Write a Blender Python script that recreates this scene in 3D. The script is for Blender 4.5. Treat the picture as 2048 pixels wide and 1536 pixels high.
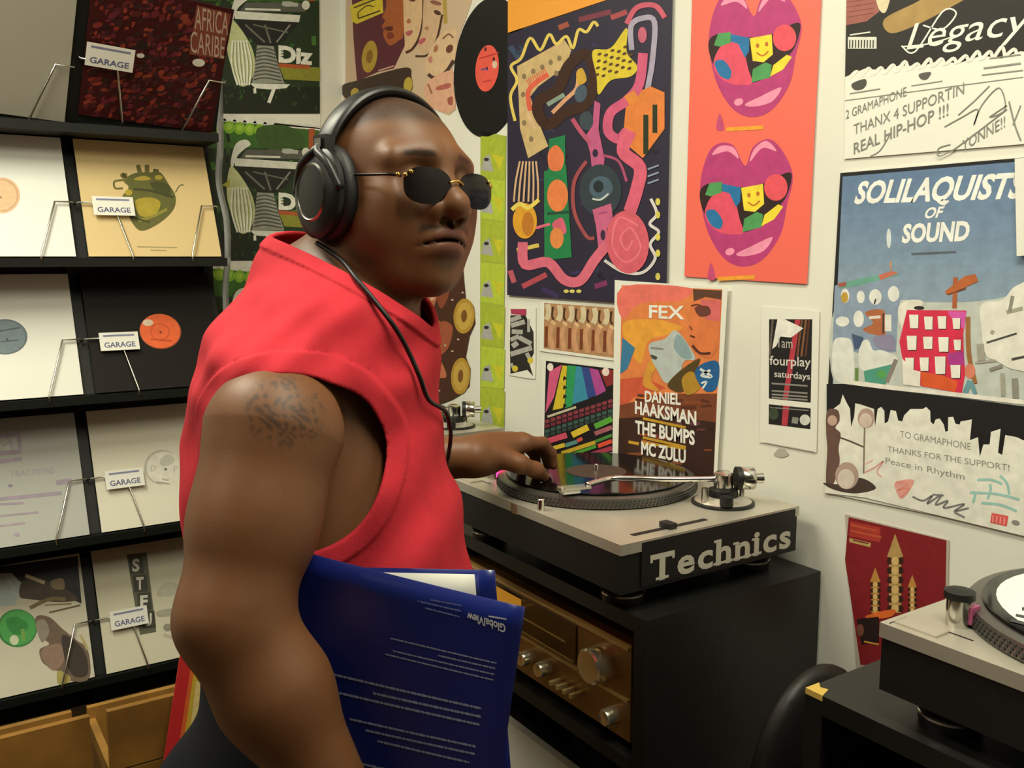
import bpy, bmesh, math, random
import numpy as np
from mathutils import Vector, Matrix, geometry

random.seed(7); np.random.seed(7)
SC = bpy.context.scene
COL = SC.collection
for o in list(bpy.data.objects): bpy.data.objects.remove(o)

# ------------------------------------------------------------------ camera
F_PX, CX, CY, HOR = 1850.0, 1024.0, 768.0, 515.0
PITCH = math.atan((CY-HOR)/F_PX)
YAW = math.radians(33.5)
CAM = np.array([0.0, 0.0, 1.5])
camd = bpy.data.cameras.new('camera'); cam = bpy.data.objects.new('camera', camd); COL.objects.link(cam)
camd.sensor_width = 36.0; camd.lens = 36.0*F_PX/2048.0; camd.clip_start = 0.05
cam.location = CAM; cam.rotation_euler = (math.pi/2-PITCH, 0, -YAW)
SC.camera = cam

# ------------------------------------------------------------------ light and exposure
SC.view_settings.view_transform = 'Standard'; SC.view_settings.look = 'None'
SC.view_settings.gamma = 1.0; SC.view_settings.use_curve_mapping = False
SC.view_settings.exposure = 0.10
world = bpy.data.worlds.new('world'); SC.world = world; world.use_nodes = True
bg = world.node_tree.nodes['Background']
bg.inputs[0].default_value = (1.0, 0.97, 0.85, 1); bg.inputs[1].default_value = 0.15
LAMP_COL = (1.0, 0.975, 0.78)
LAMPS = [((-0.25, 1.75), 34.0), ((0.55, 0.25), 23.0), ((-1.9, 1.0), 12.0)]   # ceiling fixtures: place, watts
CEIL = 2.75

# ------------------------------------------------------------------ helpers: pixels, planes
def ray(px, py):
    d = ((px-CX)/F_PX, 1.0, -(py-CY)/F_PX)
    c, s = math.cos(PITCH), math.sin(PITCH)
    y = d[1]*c+d[2]*s; z = -d[1]*s+d[2]*c; x = d[0]
    return np.array([x*math.cos(YAW)+y*math.sin(YAW), -x*math.sin(YAW)+y*math.cos(YAW), z])
def W(px, py, d): return CAM+ray(px, py)*d

class Plane:
    """a flat surface in the room: origin, right, up; n = right x up"""
    def __init__(s, o, ex, ey):
        s.o = np.array(o, float); s.ex = np.array(ex, float); s.ey = np.array(ey, float); s.n = np.cross(s.ex, s.ey)
    def loc(s, px, py):
        r = ray(px, py); t = np.dot(s.o-CAM, s.n)/np.dot(r, s.n); p = CAM+r*t-s.o
        return (float(np.dot(p, s.ex)), float(np.dot(p, s.ey)))
    def matrix(s):
        m = Matrix.Identity(4)
        for i in range(3):
            m[i][0] = s.ex[i]; m[i][1] = s.ey[i]; m[i][2] = s.n[i]; m[i][3] = s.o[i]
        return m

def lin(c):
    if isinstance(c, str):
        c = c.lstrip('#'); c = [int(c[i:i+2], 16)/255 for i in (0, 2, 4)]
    return tuple(x/12.92 if x <= 0.04045 else ((x+0.055)/1.055)**2.4 for x in c)

# ------------------------------------------------------------------ materials
MATS = {}
def mat(name, col, rough=0.5, metal=0.0, noise=0.0, nscale=30.0, bump=0.0, bscale=120.0, emit=None, estr=0.0, trans=0.0, alpha=1.0, spec=0.5, coat=0.0, col2=None):
    if name in MATS: return MATS[name]
    m = bpy.data.materials.new(name); m.use_nodes = True; nt = m.node_tree; b = nt.nodes['Principled BSDF']
    c = lin(col)
    b.inputs['Base Color'].default_value = (*c, 1); b.inputs['Roughness'].default_value = rough
    b.inputs['Metallic'].default_value = metal; b.inputs['Specular IOR Level'].default_value = spec
    b.inputs['Coat Weight'].default_value = coat; b.inputs['Alpha'].default_value = alpha
    b.inputs['Transmission Weight'].default_value = trans
    if emit: b.inputs['Emission Color'].default_value = (*lin(emit), 1); b.inputs['Emission Strength'].default_value = estr
    if noise > 0 or col2:
        tc = nt.nodes.new('ShaderNodeTexCoord'); nz = nt.nodes.new('ShaderNodeTexNoise'); nz.inputs['Scale'].default_value = nscale; nz.inputs['Detail'].default_value = 4
        rp = nt.nodes.new('ShaderNodeValToRGB'); nt.links.new(tc.outputs['Object'], nz.inputs['Vector']); nt.links.new(nz.outputs['Fac'], rp.inputs['Fac'])
        c2 = lin(col2) if col2 else tuple(min(1, x*(1+noise)) for x in c); c1 = c if col2 else tuple(x*(1-noise) for x in c)
        rp.color_ramp.elements[0].position = 0.3; rp.color_ramp.elements[1].position = 0.7
        rp.color_ramp.elements[0].color = (*c1, 1); rp.color_ramp.elements[1].color = (*c2, 1)
        nt.links.new(rp.outputs['Color'], b.inputs['Base Color'])
    if bump > 0:
        tc = nt.nodes.new('ShaderNodeTexCoord'); nz = nt.nodes.new('ShaderNodeTexNoise'); nz.inputs['Scale'].default_value = bscale; nz.inputs['Detail'].default_value = 6
        bp = nt.nodes.new('ShaderNodeBump'); bp.inputs['Strength'].default_value = bump; bp.inputs['Distance'].default_value = 0.002
        nt.links.new(tc.outputs['Object'], nz.inputs['Vector']); nt.links.new(nz.outputs['Fac'], bp.inputs['Height']); nt.links.new(bp.outputs['Normal'], b.inputs['Normal'])
    MATS[name] = m; return m

def attr_mat(name, rough=0.55, spec=0.4, bump=0.0, bscale=300.0, noise=0.0, nscale=8.0):
    """colour from the mesh's own printed / dyed colour attribute"""
    if name in MATS: return MATS[name]
    m = bpy.data.materials.new(name); m.use_nodes = True; nt = m.node_tree; b = nt.nodes['Principled BSDF']
    a = nt.nodes.new('ShaderNodeVertexColor'); a.layer_name = 'Col'
    out = a.outputs['Color']
    tc = nt.nodes.new('ShaderNodeTexCoord')
    if noise > 0:
        nz = nt.nodes.new('ShaderNodeTexNoise'); nz.inputs['Scale'].default_value = nscale; nz.inputs['Detail'].default_value = 5
        mr = nt.nodes.new('ShaderNodeMapRange'); mr.inputs['From Min'].default_value = 0.3; mr.inputs['From Max'].default_value = 0.7
        mr.inputs['To Min'].default_value = 1-noise; mr.inputs['To Max'].default_value = 1+noise
        vm = nt.nodes.new('ShaderNodeVectorMath'); vm.operation = 'SCALE'
        nt.links.new(tc.outputs['Object'], nz.inputs['Vector']); nt.links.new(nz.outputs['Fac'], mr.inputs['Value'])
        nt.links.new(out, vm.inputs[0]); nt.links.new(mr.outputs['Result'], vm.inputs['Scale']); out = vm.outputs['Vector']
    nt.links.new(out, b.inputs['Base Color'])
    b.inputs['Roughness'].default_value = rough; b.inputs['Specular IOR Level'].default_value = spec
    if bump > 0:
        nz = nt.nodes.new('ShaderNodeTexNoise'); nz.inputs['Scale'].default_value = bscale; nz.inputs['Detail'].default_value = 6
        bp = nt.nodes.new('ShaderNodeBump'); bp.inputs['Strength'].default_value = bump; bp.inputs['Distance'].default_value = 0.001
        nt.links.new(tc.outputs['Object'], nz.inputs['Vector']); nt.links.new(nz.outputs['Fac'], bp.inputs['Height']); nt.links.new(bp.outputs['Normal'], b.inputs['Normal'])
    MATS[name] = m; return m

# ------------------------------------------------------------------ objects
def tag(o, label=None, cat=None, group=None, kind=None):
    if label: o['label'] = label
    if cat: o['category'] = cat
    if group: o['group'] = group
    if kind: o['kind'] = kind
    return o
def empty(name, loc=(0, 0, 0), rz=0.0):
    o = bpy.data.objects.new(name, None); COL.objects.link(o); o.location = loc; o.rotation_euler = (0, 0, rz); o.empty_display_size = 0.05
    return o
def link(name, me, m=None, parent=None, matrix=None, smooth=False):
    if m is not None:
        for x in (m if isinstance(m, (list, tuple)) else [m]): me.materials.append(x)
    o = bpy.data.objects.new(name, me); COL.objects.link(o)
    if parent is not None: o.parent = parent
    if matrix is not None: o.matrix_local = matrix
    if smooth:
        for p in me.polygons: p.use_smooth = True
    return o
def bm_obj(name, bm, m, parent=None, matrix=None, smooth=False, bevel=0.0):
    if bevel > 0:
        bmesh.ops.bevel(bm, geom=[e for e in bm.edges if e.calc_face_angle(0) > 0.5], offset=bevel, segments=2, affect='EDGES', profile=0.6)
    bmesh.ops.recalc_face_normals(bm, faces=bm.faces)
    me = bpy.data.meshes.new(name); bm.to_mesh(me); bm.free()
    return link(name, me, m, parent, matrix, smooth)
def add_box(bm, lo, hi, M=None):
    vs = []
    for z in (lo[2], hi[2]):
        for y in (lo[1], hi[1]):
            for x in (lo[0], hi[0]):
                v = Vector((x, y, z)); vs.append(bm.verts.new(M @ v if M else v))
    for f in ((0, 2, 3, 1), (4, 5, 7, 6), (0, 1, 5, 4), (2, 6, 7, 3), (0, 4, 6, 2), (1, 3, 7, 5)): bm.faces.new([vs[i] for i in f])
def box(name, lo, hi, m, parent=None, bevel=0.0, matrix=None):
    bm = bmesh.new(); add_box(bm, lo, hi); return bm_obj(name, bm, m, parent, matrix, bevel=bevel)
def add_lathe(bm, prof, c=(0, 0, 0), seg=48, M=None):
    """prof: list of (r, z); revolved about z"""
    rings = []
    for r, z in prof:
        if r < 1e-6:
            v = Vector((c[0], c[1], c[2]+z)); rings.append([bm.verts.new(M @ v if M else v)])
        else:
            ring = []
            for i in range(seg):
                a = 2*math.pi*i/seg; v = Vector((c[0]+r*math.cos(a), c[1]+r*math.sin(a), c[2]+z)); ring.append(bm.verts.new(M @ v if M else v))
            rings.append(ring)
    for a, b in zip(rings, rings[1:]):
        n = max(len(a), len(b))
        for i in range(n):
            q = [a[i % len(a)], a[(i+1) % len(a)], b[(i+1) % len(b)], b[i % len(b)]]
            u = []
            for v in q:
                if v not in u: u.append(v)
            if len(u) >= 3: bm.faces.new(u)
    for r in (rings[0], rings[-1]):
        if len(r) > 2: bm.faces.new(r)
def lathe(name, prof, m, parent=None, c=(0, 0, 0), seg=48, M=None, smooth=True):
    bm = bmesh.new(); add_lathe(bm, prof, c, seg, M); o = bm_obj(name, bm, m, parent, smooth=smooth)
    if smooth: shade_auto(o)
    return o
def shade_auto(o, ang=0.7):
    me = o.data; bm = bmesh.new(); bm.from_mesh(me)
    for e in bm.edges:
        if e.is_manifold and e.calc_face_angle(0) > ang: e.smooth = False
    for f in bm.faces: f.smooth = True
    bm.to_mesh(me); bm.free()
def smooth_path(pts, n=6, closed=False):
    pts = [np.array(p, float) for p in pts]; out = []; N = len(pts)
    rng = range(N) if closed else range(N-1)
    for i in rng:
        if closed: p0, p1, p2, p3 = pts[i-1], pts[i], pts[(i+1) % N], pts[(i+2) % N]
        else: p0, p1, p2, p3 = pts[max(i-1, 0)], pts[i], pts[i+1], pts[min(i+2, N-1)]
        for k in range(n):
            t = k/n
            out.append(0.5*((2*p1)+(-p0+p2)*t+(2*p0-5*p1+4*p2-p3)*t*t+(-p0+3*p1-3*p2+p3)*t**3))
    if not closed: out.append(pts[-1])
    return out
def add_tube(bm, pts, r, seg=10, closed=False):
    pts = [Vector(p) for p in pts]; n = len(pts); rs = r if isinstance(r, (list, tuple)) else [r]*n
    rings = []; up = None
    for i, p in enumerate(pts):
        a = pts[i-1] if (i > 0 or closed) else pts[i]; b = pts[(i+1) % n] if (i < n-1 or closed) else pts[i]
        t = (b-a).normalized()
        if up is None: up = t.orthogonal().normalized()
        up = (up-t*up.dot(t)).normalized(); sd = t.cross(up)
        rings.append([bm.verts.new(p+(up*math.cos(2*math.pi*k/seg)+sd*math.sin(2*math.pi*k/seg))*rs[i]) for k in range(seg)])
    for i in range(n if closed else n-1):
        a, b = rings[i], rings[(i+1) % n]
        for k in range(seg): bm.faces.new([a[k], a[(k+1) % seg], b[(k+1) % seg], b[k]])
    if not closed: bm.faces.new(rings[0][::-1]); bm.faces.new(rings[-1])
def tube(name, pts, r, m, parent=None, seg=10, smooth_n=0, closed=False):
    if smooth_n: 
        pts = smooth_path(pts, smooth_n, closed)
    bm = bmesh.new(); add_tube(bm, pts, r, seg, closed); return bm_obj(name, bm, m, parent, smooth=True)

# ------------------------------------------------------------------ flat print on a plane, traced shape by shape
_TXT = {}
def text_mesh(s, bold=0.0):
    if (s, bold) in _TXT: return _TXT[(s, bold)]
    cu = bpy.data.curves.new('t', 'FONT'); cu.body = s; cu.resolution_u = 3; cu.offset = bold
    ob = bpy.data.objects.new('t', cu); COL.objects.link(ob)
    dg = bpy.context.evaluated_depsgraph_get(); me = ob.evaluated_get(dg).to_mesh()
    v = [(x.co.x, x.co.y) for x in me.vertices]; f = [list(p.vertices) for p in me.polygons]
    ob.evaluated_get(dg).to_mesh_clear(); bpy.data.objects.remove(ob); bpy.data.curves.remove(cu)
    _TXT[(s, bold)] = (v, f); return v, f
class Print:
    def __init__(s, plane, step=0.00006, base=0.0006):
        s.pl = plane; s.v = []; s.f = []; s.c = []; s.z = base-0.0001; s.step = min(step, 0.000009); s.t = (0.0, 0.0, 1.0)
    def crop(s, x0, y0, sc, dx=0, dy=0): s.t = (x0+dx*sc, y0+dy*sc, sc); return s
    def quad(s, px, rect):
        """map the four photo corners (TL, TR, BR, BL) of a panel to its own rectangle (x0, y0, x1, y1)"""
        x0, y0, x1, y1 = rect; dst = [(x0, y1), (x1, y1), (x1, y0), (x0, y0)]; A = []; b = []
        for (x, y), (u, v) in zip(px, dst):
            A.append([x, y, 1, 0, 0, 0, -u*x, -u*y]); b.append(u); A.append([0, 0, 0, x, y, 1, -v*x, -v*y]); b.append(v)
        s.H = np.append(np.linalg.solve(np.array(A, float), np.array(b, float)), 1).reshape(3, 3); s.lim = rect; return s
    H = None
    def P(s, p):
        if s.H is not None:
            q = s.H@np.array((s.t[0]+p[0]*s.t[2], s.t[1]+p[1]*s.t[2], 1.0)); q = q[:2]/q[2]; x0, y0, x1, y1 = s.lim
            return (float(min(max(q[0], x0+0.0005), x1-0.0005)), float(min(max(q[1], y0+0.0005), y1-0.0005)))
        return s.P0(p)
    def P0(s, p): return s.pl.loc(s.t[0]+p[0]*s.t[2], s.t[1]+p[1]*s.t[2])
    def raw(s, col, pts2, tris):
        o = len(s.v); s.v += [(a, b, s.z) for a, b in pts2]; col = lin(col)
        for t in tris: s.f.append([o+i for i in t]); s.c.append(col)
        s.z += s.step
    def poly(s, col, pts):
        q = [s.P(p) for p in pts]
        tr = geometry.tessellate_polygon([[Vector((a, b, 0)) for a, b in q]])
        s.raw(col, q, tr); return s
    def blob(s, col, pts, n=5): return s.poly(col, smooth_path(pts, n, True))
    def ell(s, col, cx, cy, rx, ry, rot=0.0, n=28):
        c, d = math.cos(math.radians(rot)), math.sin(math.radians(rot))
        return s.poly(col, [(cx+rx*math.cos(a)*c-ry*math.sin(a)*d, cy+rx*math.cos(a)*d+ry*math.sin(a)*c) for a in (2*math.pi*i/n for i in range(n))])
    def rect(s, col, x0, y0, x1, y1): return s.poly(col, [(x0, y0), (x1, y0), (x1, y1), (x0, y1)])
    def line(s, col, pts, w, sm=5, closed=False):
        p = [np.array(x, float) for x in (smooth_path(pts, sm, closed) if sm and len(pts) > 2 else pts)]
        L, R = [], []; n = len(p)
        for i in range(n):
            a = p[i-1] if (i > 0 or closed) else p[i]; b = p[(i+1) % n] if (i < n-1 or closed) else p[i]
            t = b-a; t = t/(np.hypot(*t)+1e-9); nn = np.array((-t[1], t[0]))*w/2
            L.append(s.P(p[i]+nn)); R.append(s.P(p[i]-nn))
        tr = []
        for i in range(n if closed else n-1):
            j = (i+1) % n; tr += [(i, j, n+j), (i, n+j, n+i)]
        s.raw(col, L+R, tr); return s
    def text(s, col, st, p0, p1, h, bold=0.0, slant=0.0):
        v, f = text_mesh(st, bold)
        xs = [a for a, b in v]; x0, x1 = min(xs), max(xs)
        A = np.array(s.P(p0)); B = np.array(s.P(p1)); U = np.array(s.P((p0[0], p0[1]-h)))-A
        q = [tuple(A+(B-A)*((a-x0)/(x1-x0)+slant*b)+U*(b/0.69)) for a, b in v]
        s.raw(col, q, f); return s
    def build(s, parent, name='print', m=None):
        me = bpy.data.meshes.new(name); me.from_pydata(s.v, [], s.f)
        ca = me.color_attributes.new('Col', 'FLOAT_COLOR', 'CORNER')
        arr = np.ones((len(me.loops), 4), np.float32)
        k = 0
        for p, c in zip(me.polygons, s.c): arr[p.loop_start:p.loop_start+p.loop_total, :3] = c
        ca.data.foreach_set('color', arr.ravel())
        # face the room
        return link(name, me, m or attr_mat('printed_ink', noise=0.10, nscale=60.0), parent)
def sheet(name, plane, outline, m, label, cat='poster', group=None, thick=0.0006, lift=0.0, parent=None):
    """a thin piece of paper with the outline given in photo pixels, on a wall plane"""
    q = [plane.loc(*p) for p in outline]
    bm = bmesh.new(); top = [bm.verts.new((a, b, lift+thick)) for a, b in q]; bot = [bm.verts.new((a, b, lift)) for a, b in q]
    n = len(q)
    for t in geometry.tessellate_polygon([[Vector((a, b, 0)) for a, b in q]]):
        bm.faces.new([top[i] for i in t]); bm.faces.new([bot[i] for i in reversed(t)])
    for i in range(n): bm.faces.new([top[i], bot[i], bot[(i+1) % n], top[(i+1) % n]])
    o = bm_obj(name, bm, m, parent, plane.matrix())
    return tag(o, label, cat, group)
# ================================================================== the room
XR, YB = 1.15, 2.65           # right wall, back wall
m_wall = mat('wall_paint', '#e4e2d6', 0.75, noise=0.03, nscale=6, bump=0.15, bscale=60)
m_dark = mat('dark_wall_paint', '#5f5c54', 0.8, noise=0.05)
m_floor = mat('floor_boards', '#5b4024', 0.5, noise=0.25, nscale=14, bump=0.2)
m_ceil = mat('ceiling_paint', '#c9c7ba', 0.85, noise=0.03)
def struct(name, lo, hi, m): return tag(box(name, lo, hi, m), kind='structure')
fl = tag(empty('floor'), kind='structure')
k = 0
base = box('subfloor', (-3.1, -2.6, -0.06), (XR+0.1, YB+0.1, -0.012), m_dark, fl)
pm = [mat('floor_board_%d' % i, c, 0.45, noise=0.25, nscale=10, bump=0.2) for i, c in enumerate(('#5b4024', '#664a2a', '#523a22'))]
bme = None
nb = 35
for i in range(nb):
    x0 = -3.0+i*(XR+3.0)/nb
    b_ = box('floor_board', (x0+0.001, -2.5, -0.012), (x0+(XR+3.0)/nb-0.001, YB, 0.0), pm[i % 3], fl)
struct('ceiling', (-3.1, -2.6, CEIL), (XR+0.1, YB+0.1, CEIL+0.1), m_ceil)
struct('wall_right', (XR, -2.6, 0), (XR+0.1, YB+0.1, CEIL), m_wall)
struct('wall_back', (-3.1, YB, 0), (XR, YB+0.1, CEIL), m_wall)
struct('wall_left', (-3.1, -2.6, 0), (-3.0, YB, CEIL), m_dark)
struct('wall_front', (-3.0, -2.6, 0), (XR, -2.5, CEIL), m_dark)
tag(box('baseboard_right', (XR-0.012, -2.5, 0), (XR, YB, 0.09), m_ceil), kind='structure')
tag(box('baseboard_back', (-3.0, YB-0.012, 0), (XR-0.012, YB, 0.09), m_ceil), kind='structure')
# ceiling lamps
m_tubeglow = mat('lamp_diffuser', '#ffffff', 0.4, emit='#fff2c8', estr=3.0)
m_fix = mat('lamp_housing', '#dddacd', 0.4)
for i, ((lx, ly), wt) in enumerate(LAMPS):
    r = empty('ceiling_light', (lx, ly, CEIL)); where = ('in front of the record rack', 'above the cabinet with the chipped corner', 'over the far aisle')[i]
    tag(r, 'white fluorescent ceiling light '+where, 'ceiling light', 'ceiling lights')
    box('housing', (-0.15, -0.6, -0.05), (0.15, 0.6, 0.0), m_fix, r, bevel=0.006)
    box('diffuser', (-0.14, -0.59, -0.065), (0.14, 0.59, -0.0505), m_tubeglow, r, bevel=0.004)
    ld = bpy.data.lights.new('lamp', 'AREA'); ld.shape = 'RECTANGLE'; ld.size = 0.28; ld.size_y = 1.18; ld.energy = wt; ld.color = LAMP_COL
    lo = bpy.data.objects.new('lamp', ld); COL.objects.link(lo); lo.parent = r; lo.location = (0, 0, -0.075)
PR = Plane((XR-0.0004, 0, 1.5), (0, -1, 0), (0, 0, 1))
PB = Plane((0, YB-0.0004, 1.5), (1, 0, 0), (0, 0, 1))
# ================================================================== posters on the right wall
m_paper = mat('paper_white', '#e9e8dd', 0.6)
m_orange = mat('paper_orange', '#f2a236', 0.55)
m_cream = mat('paper_tan', '#cdb193', 0.6)
m_coral = mat('paper_coral', '#f26a58', 0.55)
m_navy = mat('paper_navy', '#262038', 0.5)
m_brown = mat('paper_brown', '#4a2a1c', 0.5)
m_lime = mat('paper_lime', '#a3b33c', 0.55)

# --- collage of faces and record sleeves near the corner
def cut_paper(name, m, out, label, lift=0.0, cat='poster', plane=None, crop=None, group=None):
    pts = [(crop[0]+x*crop[2], crop[1]+y*crop[2]) for x, y in out] if crop else out
    return sheet(name, plane or PR, pts, m, label, cat, group, lift=lift)
CR = (640, 0, 0.1953)
o = cut_paper('poster', m_cream, [(270, -250), (1640, -250), (1500, 180), (1440, 330), (1385, 560), (1360, 700), (1370, 900), (1395, 1120), (1320, 1180), (1200, 1130), (1050, 1060), (900, 1100), (500, 1300), (270, 1500), (200, 1300), (260, 900)],
              'tan cut-out poster of overlapping painted faces beside the hanging vinyl record', crop=CR)
p = Print(PR, 0.00004, 0.0008).crop(*CR)
p.poly('#5b2530', [(320, -250), (870, -250), (870, 470), (760, 700), (590, 740), (380, 835), (345, 400)])
p.poly('#d8c030', [(310, 60), (640, -80), (650, 130), (380, 245), (330, 220)])
p.line('#3a2a10', [(350, 80), (630, -30)], 14, 0).line('#3a2a10', [(395, 190), (620, 110)], 14, 0).line('#3a2a10', [(390, 130), (395, 190)], 12, 0).line('#3a2a10', [(390, 130), (480, 60), (560, 70)], 10)
p.ell('#b39236', 510, 580, 78, 165, 8).ell('#8a6420', 510, 580, 34, 70, 8)
p.blob('#a5582c', [(690, -120), (850, -160), (862, 330), (800, 420), (730, 465), (690, 440), (650, 360), (655, 300), (635, 270), (670, 210), (640, 170), (680, 60)])
p.blob('#7a3420', [(690, 340), (740, 330), (760, 380), (700, 400)]).blob('#5a2418', [(660, 285), (740, 270), (745, 310), (690, 315)])
p.blob('#d8b48a', [(870, -200), (1060, -200), (1050, 200), (1010, 380), (960, 480), (900, 520), (870, 430)])
p.line('#4a2c22', [(1060, -100), (1060, 180), (1020, 380), (950, 500), (880, 540)], 26)
p.blob('#b05a60', [(880, 330), (950, 310), (940, 350), (900, 370)]).blob('#a86848', [(890, 215), (920, 190), (935, 230), (900, 240)]).blob('#5a3028', [(890, -20), (990, -30), (960, 20)])
p.blob('#d0ac88', [(1090, -200), (1260, -200), (1260, 200), (1190, 420), (1110, 530), (1030, 540), (1010, 440), (1050, 280)])
p.line('#4a3020', [(1255, 150), (1200, 400), (1110, 560), (980, 575)], 22)
p.blob('#b85a64', [(1010, 420), (1070, 385), (1085, 415), (1030, 455)]).ell('#503028', 1205, 130, 40, 22, 25).ell('#8a5a48', 1190, 30, 60, 22, 15).blob('#a87858', [(1070, 290), (1110, 270), (1110, 310)])
p.line('#b59a4a', [(1270, -120), (1290, 240)], 40, 0)
p.blob('#d9b892', [(1390, 300), (1400, 560), (1330, 690), (1220, 770), (1120, 750), (1070, 680), (1110, 560), (1180, 430), (1250, 350)])
p.line('#4c3426', [(1370, 620), (1290, 740), (1180, 800), (1110, 760)], 36)
p.ell('#6b4030', 1330, 500, 34, 46, 30).ell('#a87050', 1190, 500, 22, 40, 20).blob('#c08070', [(1110, 590), (1150, 580), (1150, 640), (1120, 640)]).line('#7a5038', [(1260, 400), (1320, 350), (1370, 390)], 16)
p.blob('#dba88c', [(1090, 850), (1350, 720), (1370, 900), (1390, 1100), (1300, 1150), (1180, 1120), (1090, 1010)])
p.blob('#b06054', [(1200, 890), (1330, 850), (1330, 900), (1210, 925)]).blob('#a05848', [(1310, 1010), (1360, 990), (1360, 1070), (1320, 1070)]).line('#a06a4a', [(1110, 860), (1150, 960)], 20, 0)
p.blob('#3d2a22', [(230, 880), (400, 820), (880, 690), (940, 790), (940, 930), (780, 980), (500, 1020), (270, 1010)]).ell('#b8a040', 905, 870, 45, 80, 5).ell('#b8a040', 360, 950, 42, 50, 20)
p.line('#d8a890', [(600, 725), (760, 675)], 12, 0)
p.build(o)
# curled paper edge in the corner
def curl(name, plane, pts, z0, z1, label, m):
    bm = bmesh.new(); lo_, hi_ = [], []
    for i, (a, c) in enumerate(pts):
        lo_.append(bm.verts.new((a, z0+0.01*math.sin(i), c))); hi_.append(bm.verts.new((a+0.006*math.sin(i*2), z1, c+0.004*math.cos(i*1.5))))
    for i in range(len(pts)-1): bm.faces.new([lo_[i], lo_[i+1], hi_[i+1], hi_[i]])
    o = bm_obj(name, bm, m, None, plane.matrix(), smooth=True)
    md = o.modifiers.new('thickness', 'SOLIDIFY'); md.thickness = 0.0012; md.offset = 0
    return tag(o, label, 'poster')
a0 = PR.loc(668, 300)[0]
m_curl = mat('paper_curled', '#d6d3cb', 0.35, noise=0.1, nscale=9, col2='#b3a79c')
curl('curled_poster', PR, smooth_path([(a0-0.20, 0.004), (a0-0.16, 0.02), (a0-0.12, 0.055), (a0-0.07, 0.05), (a0-0.03, 0.022), (a0+0.03, 0.012)], 4), PR.loc(650, 262)[1], 0.72, 'pale glossy poster curling off the wall in the corner', m_curl)
# --- vinyl record hung on the wall
rc = PR.loc(975, 137); root = empty('hanging_record', (XR, -rc[0], 1.5+rc[1]))
tag(root, 'black vinyl record with a coral label hung on the wall', 'vinyl record')
MR = PR.matrix().to_3x3().to_4x4()
m_vinyl = mat('vinyl_black', '#0b0b0c', 0.10, bump=0.0)
def vinyl_disc(parent, M, rad, m_label, label_r=0.05, z0=0.0, m_disc=None):
    bm = bmesh.new(); prof = [(0.0036, z0), (rad-0.001, z0), (rad, z0+0.0009), (rad-0.001, z0+0.0018)]
    prof += [(0.0036, z0+0.0018), (0.0036, z0)]
    add_lathe(bm, prof, seg=96, M=M); d = bm_obj('disc', bm, m_disc or m_vinyl, parent)
    lb = lathe('label', [(0.0036, z0+0.0018), (label_r, z0+0.0018), (label_r, z0+0.0022), (0.0036, z0+0.0022), (0.0036, z0+0.0018)], m_label, parent, M=M, seg=48)
    return d, lb
vinyl_disc(root, MR, 0.151, mat('label_coral', '#e85a4a', 0.5, noise=0.06), m_disc=mat('vinyl_matte', '#0f0f10', 0.42))
PL = Plane((XR-0.0022, -rc[0], 1.5+rc[1]), (0, -1, 0), (0, 0, 1))
p = Print(PL, 0.00004, 0.0003).crop(*CR); p.line('#2a4a9a', [(1650, 715), (1700, 705), (1720, 720)], 12).ell('#d8c0a8', 1790, 660, 26, 40).ell('#5a1818', 1695, 505, 12, 22).ell('#5a1818', 1780, 605, 12, 22).line('#c03a38', [(1630, 600), (1830, 540)], 14, 0).line('#c03a38', [(1660, 840), (1760, 820)], 12, 0)
pr = p.build(root, 'label_print'); pr.matrix_local = root.matrix_basis.inverted() @ PL.matrix()

# --- orange poster and big painting-like poster
o = sheet('poster', PR, [(1019, -160), (1420, -300), (1420, -66), (1230, -4), (1019, 66)], m_orange, 'plain orange yellow poster above the purple surreal poster', lift=0.0036)
o = sheet('poster', PR, [(1019, 70), (1350, -44), (1336, 612), (1018, 590)], m_navy, 'dark purple poster of surreal pink snakes and machines', lift=0.0044)
p = Print(PR, 0.00003, 0.0052).crop(1000, 0, 0.4036)
for x0, y0, x1, y1, c in ((60, 230, 110, 300, '#3a4a68'), (400, 100, 560, 60, '#7a3848'), (300, 140, 350, 120, '#a05040'), (560, 90, 640, 60, '#a84a50'), (120, 1420, 240, 1360, '#b84a58'), (60, 1340, 80, 1400, '#c05a6a'), (220, 1430, 300, 1470, '#3a2c58'), (480, 1420, 540, 1400, '#803060')):
    p.line(c, [(x0, y0), (x1, y1)], 26, 0)
for i in range(26):
    x, y = random.uniform(60, 800), random.uniform(150, 1440); a = random.uniform(0, 6.28); l = random.uniform(20, 50)
    p.line(random.choice(['#1a1626', '#3c3060', '#4a2a50', '#2c3c58', '#54304a']), [(x, y), (x+l*math.cos(a), y+l*math.sin(a)*0.6), (x+l*1.6*math.cos(a+0.6), y+l*math.sin(a+0.6))], random.uniform(8, 16))
p.poly('#cdb07c', [(95, 330), (330, 200), (365, 250), (335, 330), (200, 430), (160, 480), (215, 640), (250, 725), (150, 785), (110, 640)])
for x, y in ((130, 380), (175, 355), (220, 335), (262, 310), (305, 290), (125, 470), (130, 610), (165, 690), (290, 365)): p.ell('#8a7458', x, y, 11, 14)
p.line('#e2c964', [(85, 600), (62, 480), (95, 400), (65, 330), (115, 290), (160, 190), (210, 250), (255, 172), (290, 220), (340, 182), (372, 240), (400, 150), (440, 160), (475, 112), (497, 132)], 15)
p.line('#d9b890', [(155, 460), (150, 560), (185, 640)], 14)
p.line('#dc6048', [(160, 550), (150, 460), (190, 410), (250, 370)], 24)
for i in range(10): p.line('#dc6048', [(160+i*9, 430-i*7), (140+i*10, 395-i*6)], 5, 0)
p.line('#3b2015', [(210, 500), (300, 440), (350, 330), (430, 270), (478, 340), (470, 440), (430, 520), (330, 560), (250, 620), (200, 560)], 56, 5, True)
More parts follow.
